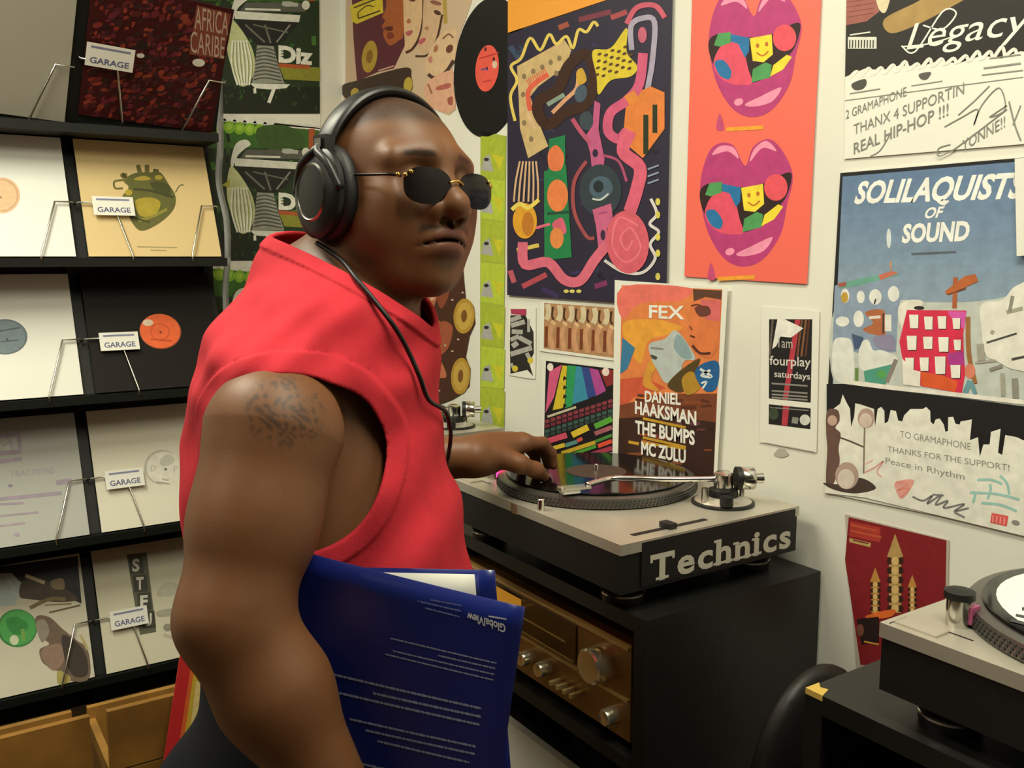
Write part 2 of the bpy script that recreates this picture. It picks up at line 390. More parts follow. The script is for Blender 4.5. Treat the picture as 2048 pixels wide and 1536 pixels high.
p.line('#86998a', [(245, 520), (330, 470)], 22, 0).line('#d8a07a', [(270, 560), (330, 500), (390, 440), (400, 370)], 20).ell('#46586a', 412, 465, 30, 45, 15).blob('#caa038', [(390, 360), (420, 340), (440, 400), (400, 420)])
p.blob('#d9c236', [(470, 255), (560, 240), (640, 140), (640, 260), (692, 330), (660, 380), (560, 400), (500, 470), (490, 380)])
for i in range(6):
    for j in range(4): p.ell('#5a4020', 505+i*32-j*4, 270+j*34+(i % 2)*14-i*9, 11, 7, -25)
p.line('#a9a0b8', [(665, 250), (662, 130), (720, 92), (778, 112), (768, 300), (748, 420), (728, 520)], 27).line('#c85a70', [(640, 120), (690, 40), (780, 30), (830, 90)], 26).ell('#c0607a', 718, 175, 22, 40)
p.poly('#e0803c', [(640, 480), (760, 430), (828, 460), (828, 640), (720, 785), (620, 700)]).rect('#22301c', 722, 570, 748, 765).rect('#22301c', 768, 520, 792, 660)
p.line('#d05a80', [(722, 265), (702, 420), (640, 500), (560, 560), (548, 650), (600, 690), (640, 650)], 48).line('#e0883c', [(640, 500), (690, 470)], 50, 0)
p.line('#da607c', [(660, 650), (622, 750), (705, 830), (690, 940), (655, 1050)], 64)
p.poly('#c05a88', [(480, 500), (510, 515), (500, 640), (530, 790), (522, 865), (468, 850), (460, 760), (435, 680), (470, 620)]).line('#b85474', [(370, 590), (410, 650), (460, 710)], 22).line('#a84a70', [(520, 770), (600, 800), (640, 900)], 14).line('#a04a50', [(440, 800), (380, 900), (380, 1050), (440, 1170), (480, 1180)], 18).ell('#2c2040', 484, 760, 14, 20)
p.ell('#2e3a44', 510, 945, 105, 130).ell('#4a6072', 512, 930, 58, 56).ell('#1e2830', 500, 925, 26, 30).line('#c8d0cc', [(470, 985), (510, 990), (550, 960)], 9).ell('#38464f', 440, 600, 34, 48)
p.poly('#ca628a', [(470, 1040), (562, 1008), (572, 1080), (540, 1140), (552, 1225), (500, 1235), (488, 1120)]).line('#a84a78', [(500, 1060), (545, 1050)], 9, 0).ell('#3a2440', 522, 1165, 12, 26)
p.poly('#1f7d4a', [(230, 850), (340, 820), (368, 1275), (232, 1290)]).poly('#1f7d4a', [(255, 690), (335, 670), (335, 830), (250, 850)]).blob('#e07848', [(250, 760), (290, 720), (328, 770), (315, 840), (260, 840)]).ell('#e58048', 297, 970, 52, 80).blob('#d8607a', [(270, 1110), (320, 1080), (340, 1150), (300, 1160)]).ell('#e08848', 293, 1180, 34, 52).line('#1a4a38', [(245, 1060), (360, 1050)], 14, 0)
for i in range(6): p.line('#d8b08a', [(80+i*24, 1000), (90+i*22, 900), (110+i*16, 800)], 9)
p.ell('#e0a22c', 135, 1095, 60, 88).ell('#c07828', 150, 1110, 30, 60).line('#e6d060', [(70, 1040), (110, 1010), (150, 1030), (205, 990)], 20).line('#d8c060', [(95, 1240), (205, 1215)], 20, 0)
p.line('#d96a82', [(125, 1200), (135, 1310), (250, 1300), (330, 1385), (410, 1390), (480, 1290), (545, 1210)], 50).line('#d96a82', [(190, 1130), (260, 1110)], 14, 0)
p.line('#d9d2d2', [(760, 985), (790, 1060), (755, 1110), (800, 1150), (757, 1210), (782, 1280), (720, 1350), (620, 1345), (530, 1290)], 15)
for y in (1000, 1065, 1175, 1255, 1370): p.ell('#d8cc60', 795, y, 12, 18)
p.ell('#d85f70', 645, 1200, 106, 156, -5).line('#e8788a', [(700, 1120), (600, 1080), (570, 1220), (640, 1300), (710, 1230), (660, 1130), (610, 1180), (640, 1240), (670, 1190)], 9)
for x in (340, 370, 403): p.ell('#d8cc70', x, 1443, 13, 9)
for y in (840, 875, 910): p.line('#8a94b4', [(745, y), (800, y-20)], 9, 0)
p.build(o)

# --- coral poster with mouths
o = sheet('poster', PR, [(1398, -420), (1668, -470), (1616, 568), (1371, 553)], m_coral, 'coral poster of repeated magenta mouths with coloured teeth', lift=0.002)
p = Print(PR, 0.00004, 0.0028)
for q in (0, 1, 2):
    p.crop(1340, 0, 0.3907, 45*q, -765*q)
    p.blob('#b83a78', [(160, 960), (195, 800), (250, 737), (330, 745), (390, 850), (430, 755), (510, 712), (580, 770), (635, 900), (605, 1050), (572, 1200), (480, 1330), (370, 1365), (270, 1310), (190, 1160)])
    p.blob('#2c1418', [(160, 975), (230, 935), (330, 958), (470, 945), (600, 885), (630, 905), (600, 1010), (540, 1080), (480, 1150), (380, 1190), (260, 1185), (180, 1090)])
    p.blob('#e2506a', [(185, 1080), (225, 1000), (300, 980), (340, 1030), (362, 1120), (382, 1190), (330, 1200), (260, 1190), (200, 1140)])
    p.poly('#4f9a58', [(186, 998), (208, 938), (272, 930), (272, 985), (215, 1005)]).poly('#2272aa', [(272, 940), (368, 960), (365, 1030), (345, 1062), (310, 990), (275, 980)])
    p.poly('#f0d838', [(370, 962), (482, 942), (488, 1045), (440, 1085), (385, 1078)]).ell('#c07020', 410, 1000, 9, 12).ell('#c07020', 456, 992, 9, 12).line('#c07020', [(405, 1035), (435, 1052), (466, 1028)], 8)
    p.ell('#e4525f', 548, 960, 60, 68).poly('#4f9a58', [(378, 1188), (386, 1120), (450, 1085), (482, 1098), (476, 1162)]).poly('#f0d838', [(474, 1158), (490, 1100), (560, 1046), (586, 1058), (540, 1122)]).blob('#2272aa', [(190, 1085), (235, 1075), (275, 1130), (262, 1172), (215, 1150)])
    p.blob('#f294b4', [(222, 795), (262, 748), (330, 755), (357, 812), (300, 775)]).blob('#f294b4', [(416, 828), (440, 760), (500, 722), (552, 775), (480, 758)]).ell('#f294b4', 313, 1288, 24, 18, -20).blob('#f294b4', [(345, 1300), (420, 1262), (530, 1213), (485, 1285), (390, 1312)])
    p.blob('#c84a7a', [(198, 1420), (216, 1345), (238, 1420), (218, 1436)]).line('#f0a232', [(250, 1428), (440, 1418)], 20, 0)
p.build(o)

# --- signed poster with a dark torn picture
o = sheet('poster', PR, [(1697, -260), (2130, -330), (2124, 282), (1690, 318)], m_paper, 'white signed poster with a dark torn picture and script title', lift=0.001)
p = Print(PR, 0.00004, 0.0018).crop(1340, 0, 0.3907)
p.poly('#241f1b', [(918, -620), (1990, -760), (1990, 235), (1900, 280), (1800, 262), (1700, 300), (1600, 285), (1480, 325), (1380, 312), (1290, 340), (1180, 335), (1090, 360), (1000, 352), (900, 395)])
p.poly('#9c5c52', [(910, -60), (1060, -80), (1075, 60), (1010, 110), (905, 130)])
for i in range(6): p.line('#7a4038', [(908, -40+i*26), (1050, -58+i*25)], 4, 0)
p.blob('#a88850', [(1100, 100), (1250, 20), (1420, -60), (1560, -40), (1400, 60), (1240, 140), (1130, 170)]).blob('#d8cba8', [(1060, -60), (1140, -80), (1110, 60), (1070, 40)])
for i in range(14): p.line('#e6e5da', [(920+i*62, 402-i*9), (960+i*62, 362-i*9+random.uniform(-16, 12)), (975+i*62, 400-i*9)], 18)
p.rect('#d8d8cc', 915, 190, 1062, 250)
for i in range(9): p.line('#2a2622', [(925+i*15, 205), (924+i*15, 246)], 6, 0)
p.line('#d8d8cc', [(925, 180), (1030, 165)], 7, 0)
p.text('#e9e8e0', 'Legacy', (1215, 255), (1820, 172), 128, 0.0, 0.12).line('#e9e8e0', [(1190, 235), (1260, 265), (1400, 60), (1470, 70), (1400, 150), (1300, 130)], 8).line('#e9e8e0', [(1190, 240), (1330, 225), (1480, 180)], 7)
for (a, b, w) in (((900, 515), (1812, 395), 4), ((925, 480), (1080, 455), 6), ((1240, 440), (1400, 415), 5), ((1610, 350), (1800, 325), 9), ((1600, 385), (1812, 360), 6), ((1640, 300), (1800, 280), 6)): p.line('#8f8e86', [a, b], w, 0)
p.blob('#4a4844', [(935, 430), (1000, 405), (1010, 430), (990, 455), (950, 460)]).blob('#5a5854', [(1280, 380), (1340, 370), (1320, 405), (1290, 405)])
g = '#86867e'
p.text(g, '2 GRAMAPHONE', (905, 610), (1215, 490), 44).text(g, 'THANX 4 SUPPORTIN', (945, 690), (1510, 480), 52).text(g, 'REAL HIP-HOP !!!', (945, 790), (1430, 590), 56, 0.01)
p.line(g, [(1480, 590), (1560, 520), (1640, 440)], 6, 0).line(g, [(1410, 650), (1500, 600), (1580, 560), (1560, 640), (1600, 540), (1690, 450), (1720, 560), (1640, 600), (1730, 540)], 6).line(g, [(1440, 740), (1380, 760), (1380, 800), (1450, 770), (1560, 690), (1730, 560)], 6).text(g, 'YONNE!!', (1500, 775), (1720, 650), 55).line(g, [(1740, 520), (1770, 640), (1800, 720)], 8).line(g, [(1800, 540), (1760, 640)], 6, 0).line(g, [(1030, 800), (1080, 770), (1130, 690)], 5)
p.build(o)

# --- blue graffiti town poster, signed below
o = sheet('poster', PR, [(1686, 342), (2130, 305), (2126, 1082), (1650, 985)], m_paper, 'blue sky graffiti town poster with black skyline band, signed in marker', lift=0.001)
p = Print(PR, 0.00003, 0.0019).crop(1340, 0, 0.3907)
p.poly('#17181c', [(876, 886), (2015, 790), (2012, 2160), (812, 1990)])
N = 28
for i in range(N):
    t0, t1 = i/N, (i+1)/N; c = np.array((0x62, 0x7c, 0xa0))*(1-t0)+np.array((0xb2, 0xc2, 0xc8))*t0
    yl = lambda t, x: (905+(x-885)*-0.086)*(1-t)+(1975+(x-840)*0.145)*t
    xl = lambda t: 888*(1-t)+838*t
    p.poly('#%02x%02x%02x' % tuple(int(v) for v in c), [(xl(t0), yl(t0, xl(t0))), (2005, yl(t0, 2005)), (2005, yl(t1, 2005)), (xl(t1), yl(t1, xl(t1)))])
p.text('#f0f0ea', 'SOLILAQUISTS', (945, 1040), (1800, 1010), 105, 0.035, 0.06).text('#f0f0ea', 'OF', (1302, 1118), (1392, 1112), 52, 0.03, 0.3).text('#f0f0ea', 'SOUND', (1190, 1240), (1532, 1228), 88, 0.04, 0.05)
p.line('#5a6470', [(1240, 1300), (1470, 1290)], 12, 0).ell('#d2dadc', 1125, 1220, 12, 50)
p.crop(1640, 500, 0.2084)
p.blob('#c2c8c2', [(150, 560), (500, 560), (780, 480), (1000, 500), (1400, 500), (1700, 470), (2250, 420), (2250, 1480), (1400, 1400), (500, 1290), (140, 1260)])
p.poly('#8b9db4', [(150, 340), (770, 250), (830, 330), (760, 560), (740, 980), (400, 1000), (130, 900)])
p.poly('#6ba394', [(180, 320), (560, 240), (740, 200), (770, 240), (350, 350), (200, 370)]).poly('#c8705a', [(570, 240), (700, 200), (760, 220), (590, 290)]).poly('#a85a50', [(180, 320), (260, 305), (260, 345), (190, 355)]).line('#c8906a', [(690, 190), (685, 110)], 16, 0)
for x, y, w, h in ((250, 440, 40, 70), (400, 450, 38, 60), (540, 450, 60, 75), (715, 420, 55, 75), (225, 685, 65, 48), (380, 660, 50, 80)): p.ell('#e4e6e0', x, y, w, h)
p.ell('#c09a40', 245, 455, 34, 52).line('#2a2c30', [(530, 520), (545, 470)], 14, 0).blob('#b26a44', [(440, 600), (620, 580), (640, 800), (520, 810), (420, 760), (520, 700)]).line('#e8dcd0', [(480, 650), (590, 640)], 28, 0).rect('#e4e2da', 632, 620, 695, 780).line('#3a3030', [(618, 610), (615, 800)], 16, 0)
p.blob('#e2e4de', [(140, 880), (240, 840), (320, 900), (330, 1240), (200, 1270), (130, 1160)]).blob('#e2e4de', [(400, 900), (470, 860), (520, 960), (600, 960), (740, 1020), (700, 1100), (430, 1160), (380, 1040)]).poly('#46597a', [(310, 800), (430, 840), (390, 940), (345, 960)]).poly('#4f9a86', [(430, 1160), (720, 1090), (640, 1290), (440, 1260)]).ell('#5aa45a', 600, 1190, 50, 40).rect('#6a8a4a', 345, 1130, 378, 1260).line('#8a8078', [(740, 1050), (650, 1270)], 40, 0).blob('#8d88a6', [(520, 840), (700, 820), (720, 960), (560, 930)])
p.blob('#e8e4d8', [(760, 560), (860, 480), (1000, 500), (900, 640), (800, 760)]).line('#b0603a', [(1300, 560), (1310, 260)], 44, 0).poly('#b86436', [(1210, 395), (1400, 250), (1500, 230), (1528, 300), (1400, 360), (1225, 430)]).line('#7a3c22', [(1240, 425), (1410, 370)], 12, 0).ell('#2a2420', 960, 555, 50, 18)
p.poly('#d8304f', [(845, 575), (1415, 580), (1385, 800), (1390, 1000), (1405, 1180), (1370, 1375), (980, 1305), (910, 1165), (800, 1040), (772, 880), (800, 760)]).poly('#d85ab0', [(1230, 585), (1415, 590), (1395, 760), (1300, 700)]).poly('#b03a90', [(1230, 990), (1390, 970), (1395, 1100), (1250, 1110)]).poly('#e05c2e', [(975, 1165), (1180, 1200), (1330, 1260), (1310, 1360), (985, 1300)])
for x, y, w, h in ((910, 685, 45, 65), (1050, 700, 42, 62), (1180, 695, 42, 60), (1318, 705, 38, 52), (890, 890, 48, 68), (1045, 890, 46, 58), (1195, 905, 50, 70), (1328, 910, 36, 50), (870, 1095, 42, 62), (1010, 1095, 44, 64), (1163, 1105, 52, 84), (1310, 1165, 48, 62)):
    p.poly('#3a2430', [(x-w+6, y-h+6), (x+w+6, y-h+6), (x+w, y+h+8), (x-w+14, y+h+6)]).poly('#ece9df', [(x-w, y-h), (x+w, y-h), (x+w-4, y+h), (x-w+10, y+h)])
p.poly('#ebe7dc', [(800, 1040), (905, 1150), (975, 1165), (970, 1310), (810, 1290)]).line('#a06a3a', [(1430, 640), (1440, 1000), (1500, 1280)], 44).ell('#d8806a', 1450, 1160, 50, 70).line('#6a98a4', [(1450, 1250), (1400, 1380)], 50, 0).line('#6a98a4', [(1460, 1260), (1500, 1380)], 40, 0)
p.blob('#e6e4da', [(1560, 520), (1760, 480), (1900, 340), (2200, 300), (2200, 1100), (1900, 1150), (1700, 1060), (1600, 1000), (1560, 760)])
for a, b, w in (((1800, 600), (1958, 560), 40), ((1860, 440), (1830, 600), 36), ((1610, 890), (1900, 800), 20), ((1640, 1150), (1760, 1110), 34), ((1850, 1050), (1990, 1020), 26), ((1650, 780), (1680, 800), 40), ((1500, 1080), (1700, 1060), 22), ((1760, 1180), (1770, 1400), 40), ((1880, 1230), (1890, 1420), 60), ((1550, 900), (1560, 1060), 70)): p.line(random.choice(['#4a4844', '#8d8a80', '#a6a396']), [a, b], w, 0)
p.line('#e8e4da', [(250, 1265), (700, 1320), (1400, 1395), (2230, 1490)], 42, 0)
p.crop(1640, 780, 0.2084)
p.poly('#17171a', [(75, -60), (250, -60), (700, 0), (1400, 80), (2240, 190), (2240, 700), (75, 560)])
sky = [(58, 985), (78, 380), (100, 210), (160, 165), (205, 130), (230, 40), (262, 110), (300, 180), (310, 350), (340, 250), (350, 125), (410, 140), (530, 180), (540, 350), (565, 180), (600, 160), (630, 200), (632, 320), (665, 300), (690, 190), (740, 200), (762, 290), (800, 300), (820, 240), (880, 180), (1000, 180), (1030, 160), (1070, 200), (1072, 300), (1100, 330), (1122, 280), (1160, 270), (1200, 330), (1215, 400), (1240, 390), (1242, 260), (1290, 255), (1310, 320), (1350, 330), (1362, 300), (1470, 280), (1450, 480), (1528, 450), (1545, 640), (1580, 520), (1640, 520), (1652, 400), (1745, 370), (1720, 600), (1760, 620), (1790, 430), (1900, 450), (1960, 480), (2230, 520), (2230, 1462), (1958, 1395), (440, 1030)]
p.poly('#e9e8dc', sky)
p.blob('#6b5048', [(80, 200), (180, 190), (200, 290), (160, 360), (210, 420), (190, 560), (200, 700), (140, 900), (70, 900), (80, 560), (70, 400)]).ell('#c8a898', 130, 290, 46, 50).line('#5a443e', [(190, 450), (300, 490), (440, 550)], 16).blob('#4a3a36', [(40, 890), (200, 900), (400, 840), (550, 940), (360, 990), (160, 960)]).ell('#b49a8e', 455, 270, 82, 96).ell('#d8c6ba', 450, 290, 60, 70).line('#8a786e', [(440, 360), (430, 800)], 16, 0).ell('#b89e92', 270, 820, 112, 130).ell('#dccfc4', 262, 850, 80, 95)
g = '#8b8d86'
p.text(g, 'TO GRAMAPHONE', (780, 450), (1460, 575), 62).text(g, 'THANKS FOR THE SUPPORT!', (660, 590), (1830, 775), 54).text(g, 'Peace in Rhythm', (640, 700), (1400, 860), 56)
p.line('#e0b0ae', [(450, 710), (520, 670)], 12, 0).line('#e0a0a4', [(440, 790), (540, 740), (620, 680), (560, 780), (600, 830)], 14).blob('#e8a49a', [(740, 880), (910, 860), (860, 980), (790, 1040), (740, 960)]).line('#e58a80', [(740, 880), (860, 900), (760, 960), (870, 940), (790, 1030)], 12)
p.line('#78797a', [(900, 1020), (1000, 1060), (1090, 1010), (1040, 1090), (1180, 1000), (1120, 1100), (1240, 1060), (1200, 1130), (1400, 1090), (1300, 1160), (1440, 1130)], 18).line('#78797a', [(1090, 1000), (1200, 1010)], 16, 0).line('#8a8a88', [(1300, 1170), (1400, 1220)], 22, 0)
for a, b in (((1520, 860), (1760, 900)), ((1740, 820), (1830, 1000)), ((1450, 980), (1930, 1050)), ((1480, 970), (1480, 1080)), ((1560, 1080), (1900, 1160)), ((1640, 900), (1620, 1040))): p.line('#9ccac4', [a, ((a[0]+b[0])/2+20, (a[1]+b[1])/2-20), b], 24)
p.poly('#e0605c', [(1660, 1175), (1820, 1205), (1805, 1305), (1645, 1270)])
for i in range(4): p.line('#f0a8a0', [(1675+i*36, 1200+i*6), (1668+i*36, 1265+i*7)], 10, 0)
p.ell('#8a8a86', 1890, 1270, 40, 24, 15)
p.build(o)
sheet('poster', PR, [(2036, 318), (2300, 296), (2300, 500), (2040, 512)], m_paper, 'blank white paper corner taped over the blue graffiti town poster', lift=0.007)

# --- orange gig poster with band names
o = sheet('poster', PR, [(1235, 560), (1461, 575), (1436, 1010), (1229, 990)], m_paper, 'orange gig poster of a face in profile with white band names', lift=0.0062)
p = Print(PR, 0.00004, 0.0070).crop(1000, 560, 0.2604)
p.poly('#e28348', [(955, 40), (1730, 72), (1690, 900), (1655, 1660), (920, 1640), (940, 1000)])
p.blob('#ea7466', [(960, 50), (1480, 60), (1400, 160), (1100, 180), (960, 300)], 4).blob('#e8a23c', [(970, 330), (1200, 300), (1420, 360), (1300, 420), (1160, 470), (1100, 640), (1000, 500)]).poly('#cf5a3c', [(945, 760), (1130, 740), (1300, 830), (1050, 900), (940, 1010)])
p.poly('#7a4228', [(940, 960), (1300, 870), (1690, 870), (1680, 1100), (935, 1090)]).poly('#3a2119', [(935, 1060), (1250, 1040), (1680, 1090), (1655, 1660), (920, 1640)])
for i in range(40):
    x, y = random.uniform(950, 1650), random.uniform(880, 1560); p.line(random.choice(['#8a4a28', '#5a2c1c', '#b06a30', '#2a1814', '#6a3a44', '#a0481e']), [(x, y), (min(x+random.uniform(40, 120), 1650), y+random.uniform(-8, 24))], random.uniform(10, 26), 0)
p.poly('#3b7ba2', [(962, 440), (1060, 520), (1000, 680), (945, 720)]).blob('#d8983a', [(1180, 600), (1240, 640), (1180, 760), (1250, 850), (1120, 800)])
p.poly('#e07c46', [(1505, 72), (1728, 82), (1700, 520), (1640, 600), (1560, 580), (1500, 520), (1482, 470), (1500, 425), (1462, 372), (1490, 300), (1478, 220), (1512, 150)]).poly('#d86a6a', [(1560, 150), (1720, 150), (1710, 320), (1600, 300)]).poly('#5b3b2b', [(1505, 70), (1728, 80), (1722, 150), (1600, 130), (1512, 165)]).blob('#6a3a30', [(1520, 210), (1620, 200), (1640, 260), (1560, 280)]).line('#6a3428', [(1490, 200), (1545, 190), (1620, 225)], 14).line('#8a4030', [(1478, 350), (1500, 385)], 12, 0).line('#5a2c22', [(1484, 425), (1520, 440)], 14, 0).line('#5a2c22', [(1500, 500), (1560, 560), (1640, 560)], 20)
p.blob('#b9c2bf', [(1170, 490), (1290, 450), (1360, 385), (1430, 440), (1525, 600), (1440, 620), (1400, 720), (1300, 790), (1230, 690), (1185, 600)]).blob('#8ea7ac', [(1380, 420), (1440, 460), (1500, 590), (1430, 600), (1360, 520)]).blob('#4a4a44', [(1180, 570), (1230, 590), (1220, 610), (1190, 600)]).line('#8a8c86', [(1180, 520), (1280, 530)], 16, 0)
p.blob('#54421f', [(1310, 810), (1400, 700), (1560, 600), (1500, 740), (1420, 860)]).blob('#b58a2c', [(1420, 760), (1500, 700), (1560, 820), (1460, 880)]).blob('#21609a', [(1520, 720), (1580, 640), (1700, 630), (1690, 820), (1600, 850)])
p.line('#dfe4e2', [(1560, 680), (1650, 740), (1570, 730), (1640, 690)], 20).line('#dfe4e2', [(1570, 790), (1610, 780), (1580, 830)], 14)
for y0, y1 in ((1060, 1130), (1205, 1280), (1250, 1290)): p.line('#c79a2c', [(1120, y0), (1450, y1)], 20, 0)
p.line('#c79a2c', [(1010, 1240), (1090, 1255)], 22, 0).line('#c79a2c', [(1120, 1370), (1330, 1410)], 14, 0)
w_ = '#efece4'
p.text(w_, 'FEX', (1168, 288), (1440, 300), 95, 0.02).text(w_, 'DANIEL', (1135, 930), (1412, 955), 80, 0.03).text(w_, 'HAAKSMAN', (1060, 1020), (1532, 1110), 92, 0.035).text(w_, 'THE BUMPS', (1062, 1172), (1520, 1262), 95, 0.035).text(w_, 'MC ZULU', (1108, 1330), (1450, 1402), 92, 0.035)
for i in range(9): p.poly(w_, [(1030+i*56, 1400+i*12), (1070+i*56, 1409+i*12), (1068+i*56, 1462+i*12), (1028+i*56, 1452+i*12)])
p.build(o)
# --- small posters between
o = sheet('poster', PR, [(1082, 604), (1236, 618), (1234, 722), (1080, 702)], m_paper, 'small tan poster of a row of repeated figures', lift=0.001)
p = Print(PR, 0.00004, 0.0018).crop(1000, 560, 0.2604)
p.poly('#b3865e', [(345, 175), (905, 215), (892, 600), (340, 525)])
for i in range(6):
    x = 370+i*90; y = 185+i*7
    p.line('#d6c6a4', [(x, y), (x+10, y+70), (x-10, y+120)], 40).line('#4a2c18', [(x+42, y+20), (x+35, y+90), (x+50, y+120)], 16).line('#cf9a72', [(x+45, y+140), (x+20, y+230), (x+40, y+350)], 36).line('#7a3c22', [(x-8, y+170), (x-12, y+330)], 24, 0).line('#e0c090', [(x+30, y+130), (x+60, y+155)], 20, 0)
p.build(o)
o = sheet('poster', PR, [(1085, 716), (1236, 732), (1232, 985), (1080, 970)], m_paper, 'rainbow striped party poster with slanted coloured text bars', lift=0.0012)
p = Print(PR, 0.00004, 0.002).crop(1000, 560, 0.2604)
p.poly('#181318', [(358, 620), (885, 682), (868, 1560), (335, 1540)])
for c, q in (('#d85a86', [(385, 700), (480, 650), (420, 900), (355, 1020)]), ('#d8bc2e', [(485, 655), (520, 660), (500, 980), (410, 1000)]), ('#2c9a5a', [(522, 655), (590, 660), (560, 965), (505, 985)]), ('#3a8fae', [(590, 662), (630, 665), (690, 910), (562, 955)]), ('#34468c', [(632, 668), (690, 672), (750, 885), (680, 910)]), ('#b04a94', [(692, 675), (760, 690), (820, 850), (745, 890)]), ('#8a2a2c', [(770, 690), (882, 690), (876, 800), (825, 820)])): p.poly(c, q)
for i in range(5): p.poly('#181318', [(495, 735+i*70), (522, 755+i*70), (488, 775+i*70)])
p.ell('#f0e6dc', 392, 668, 24, 30).ell('#f0d8d0', 818, 705, 28, 32)
p.line('#c8bca0', [(370, 1050), (590, 975)], 18, 0)
for k_, (c, dy) in enumerate((('#8c3a44', 0), ('#7a2c3c', 36), ('#3c5a54', 75), ('#34463e', 108))):
    for i in range(12): p.line(c, [(352+i*44, 1090+dy-i*14), (386+i*44, 1079+dy-i*14)], 26, 0)
for c, a, b, w in (('#d2506a', (360, 1240), (520, 1190), 44), ('#e0c036', (560, 1190), (685, 1130), 48), ('#5aa63c', (735, 1125), (868, 1065), 44), ('#a86068', (735, 1180), (868, 1130), 34), ('#5a8f8c', (510, 1270), (600, 1240), 30), ('#d05a4a', (600, 1235), (640, 1215), 28), ('#d8b83a', (420, 1290), (505, 1265), 32), ('#c8a830', (480, 1330), (740, 1245), 30), ('#4f9a3c', (500, 1360), (745, 1275), 24), ('#e0503a', (760, 1275), (868, 1235), 32), ('#4f8a40', (740, 1240), (868, 1190), 24), ('#a83a54', (690, 1345), (868, 1290), 36), ('#8a98a0', (730, 1370), (868, 1325), 14)): p.line(c, [a, b], w, 0)
p.build(o)
# graffiti sticker
CG = (1000, 560, 0.2604)
o = cut_paper('sticker', m_paper, [(70, 200), (280, 212), (278, 640), (275, 760), (215, 755), (70, 730)], 'narrow black and grey graffiti lettering sticker beside the green strip', lift=0.001, crop=CG, cat='sticker')
p = Print(PR, 0.00004, 0.0018).crop(*CG)
p.poly('#2a2624', [(85, 270), (200, 270), (262, 400), (265, 560), (230, 640), (260, 740), (215, 690), (85, 720), (80, 500)]).poly('#b03a5c', [(85, 222), (208, 222), (208, 272), (90, 262)])
for a, b, w in (((85, 310), (165, 280), 34), ((90, 350), (195, 320), 36), ((95, 395), (180, 400), 34), ((150, 440), (245, 490), 36), ((85, 460), (150, 430), 32), ((100, 510), (140, 480), 40), ((85, 570), (250, 520), 38), ((210, 560), (240, 620), 30), ((90, 640), (120, 700), 22), ((225, 300), (225, 400), 22)): p.line('#aeaca6', [a, b], w, 0)
for x, y in ((120, 680), (238, 618)): p.ell('#d8c23c', x, y, 22, 24)
p.build(o)
# green strip
o = sheet('poster', PR, [(962, 262), (1013, 272), (1006, 872), (961, 862)], m_lime, 'tall narrow lime green strip poster with grey triangles', lift=0.0008)
p = Print(PR, 0.00004, 0.0016)
for i in range(7):
    y = 322+84*i
    p.crop(0, 0, 1); p.poly('#b4c83e' if i % 2 else '#a8b838', [(963, y-50), (1011, y-44), (1009, y+36), (963, y+30)])
    p.poly('#a9a9a6', [(963, y+18), (968, y-6), (980, y-14), (988, y+22)]).ell('#2a2c24', 974, y-3, 5, 3.5).poly('#c8c430', [(986, y-14), (1008, y-8), (1000, y+22)])
p.build(o)
# pineapple and meat cut-out
CM = (780, 550, 0.2929)
o = cut_paper('poster', m_brown, [(60, 400), (150, 200), (240, 80), (330, 60), (395, 15), (400, -120), (430, -230), (495, -170), (505, 0), (520, 160), (575, 215), (585, 330), (545, 420), (520, 560), (552, 640), (545, 760), (480, 820), (430, 850), (350, 880), (200, 900), (60, 700)],
              'cut-out poster of glazed meat with pineapple rings', lift=0.001, crop=CM)
p = Print(PR, 0.00004, 0.0018).crop(*CM)
p.blob('#b06a4a', [(110, 400), (180, 200), (260, 90), (330, 120), (300, 250), (350, 340), (300, 480), (320, 600), (200, 640), (120, 480)]).blob('#8a4630', [(320, 100), (410, 30), (400, 150), (350, 230)]).blob('#dba287', [(270, 90), (320, 90), (310, 160), (280, 170)]).blob('#e0b496', [(290, 270), (345, 350), (310, 400), (280, 330)]).blob('#a4573a', [(340, 330), (430, 350), (400, 500), (320, 540)]).blob('#c0724e', [(240, 600), (340, 580), (390, 690), (330, 700), (260, 660)]).blob('#8a4a2c', [(60, 600), (200, 600), (280, 800), (100, 820)])
p.line('#6a3420', [(190, 250), (240, 230), (270, 270)], 10).line('#6a3420', [(140, 400), (200, 370), (240, 430)], 10).line('#e2b8a0', [(280, 420), (300, 520), (290, 600)], 18)
for x, y, rx, ry in ((510, 280, 72, 120), (486, 690, 65, 125), (455, -80, 40, 70)): p.ell('#b89038', x, y, rx, ry, 4).ell('#c8a44c', x, y, rx*0.75, ry*0.78, 4).ell('#7a5224', x, y, rx*0.28, ry*0.35, 4)
for x, y in ((430, 170), (380, 480), (430, 520), (470, 440), (340, 790), (500, 120)): p.ell('#c8b8a8', x, y, 8, 6)
p.build(o)
# club flyer
o = sheet('flyer', PR, [(1524, 612), (1640, 622), (1634, 905), (1521, 884)], m_paper, 'white club flyer with a black striped panel and white lettering', lift=0.001, cat='flyer')
p = Print(PR, 0.00004, 0.0018).crop(1500, 600, 0.2083)
p.poly('#1c1a1c', [(190, 185), (605, 185), (590, 985), (188, 945)]).poly('#1c1a1c', [(188, 1000), (590, 1040), (586, 1240), (186, 1190)])
p.poly('#b83a48', [(440, 190), (490, 190), (370, 960), (320, 955)]).poly('#b83a48', [(325, 1015), (385, 1020), (365, 1210), (310, 1200)])
for x0, x1, c in ((505, 460, '#7a4a30'), (545, 500, '#8a5a3a'), (575, 540, '#5a3424'), (225, 195, '#6a5a54')): p.line(c, [(x0, 190), (x1, 540)], 18, 0)
p.poly('#ece9e2', [(270, 185), (340, 185), (520, 270), (430, 340), (400, 360), (300, 350), (260, 440), (220, 470)])
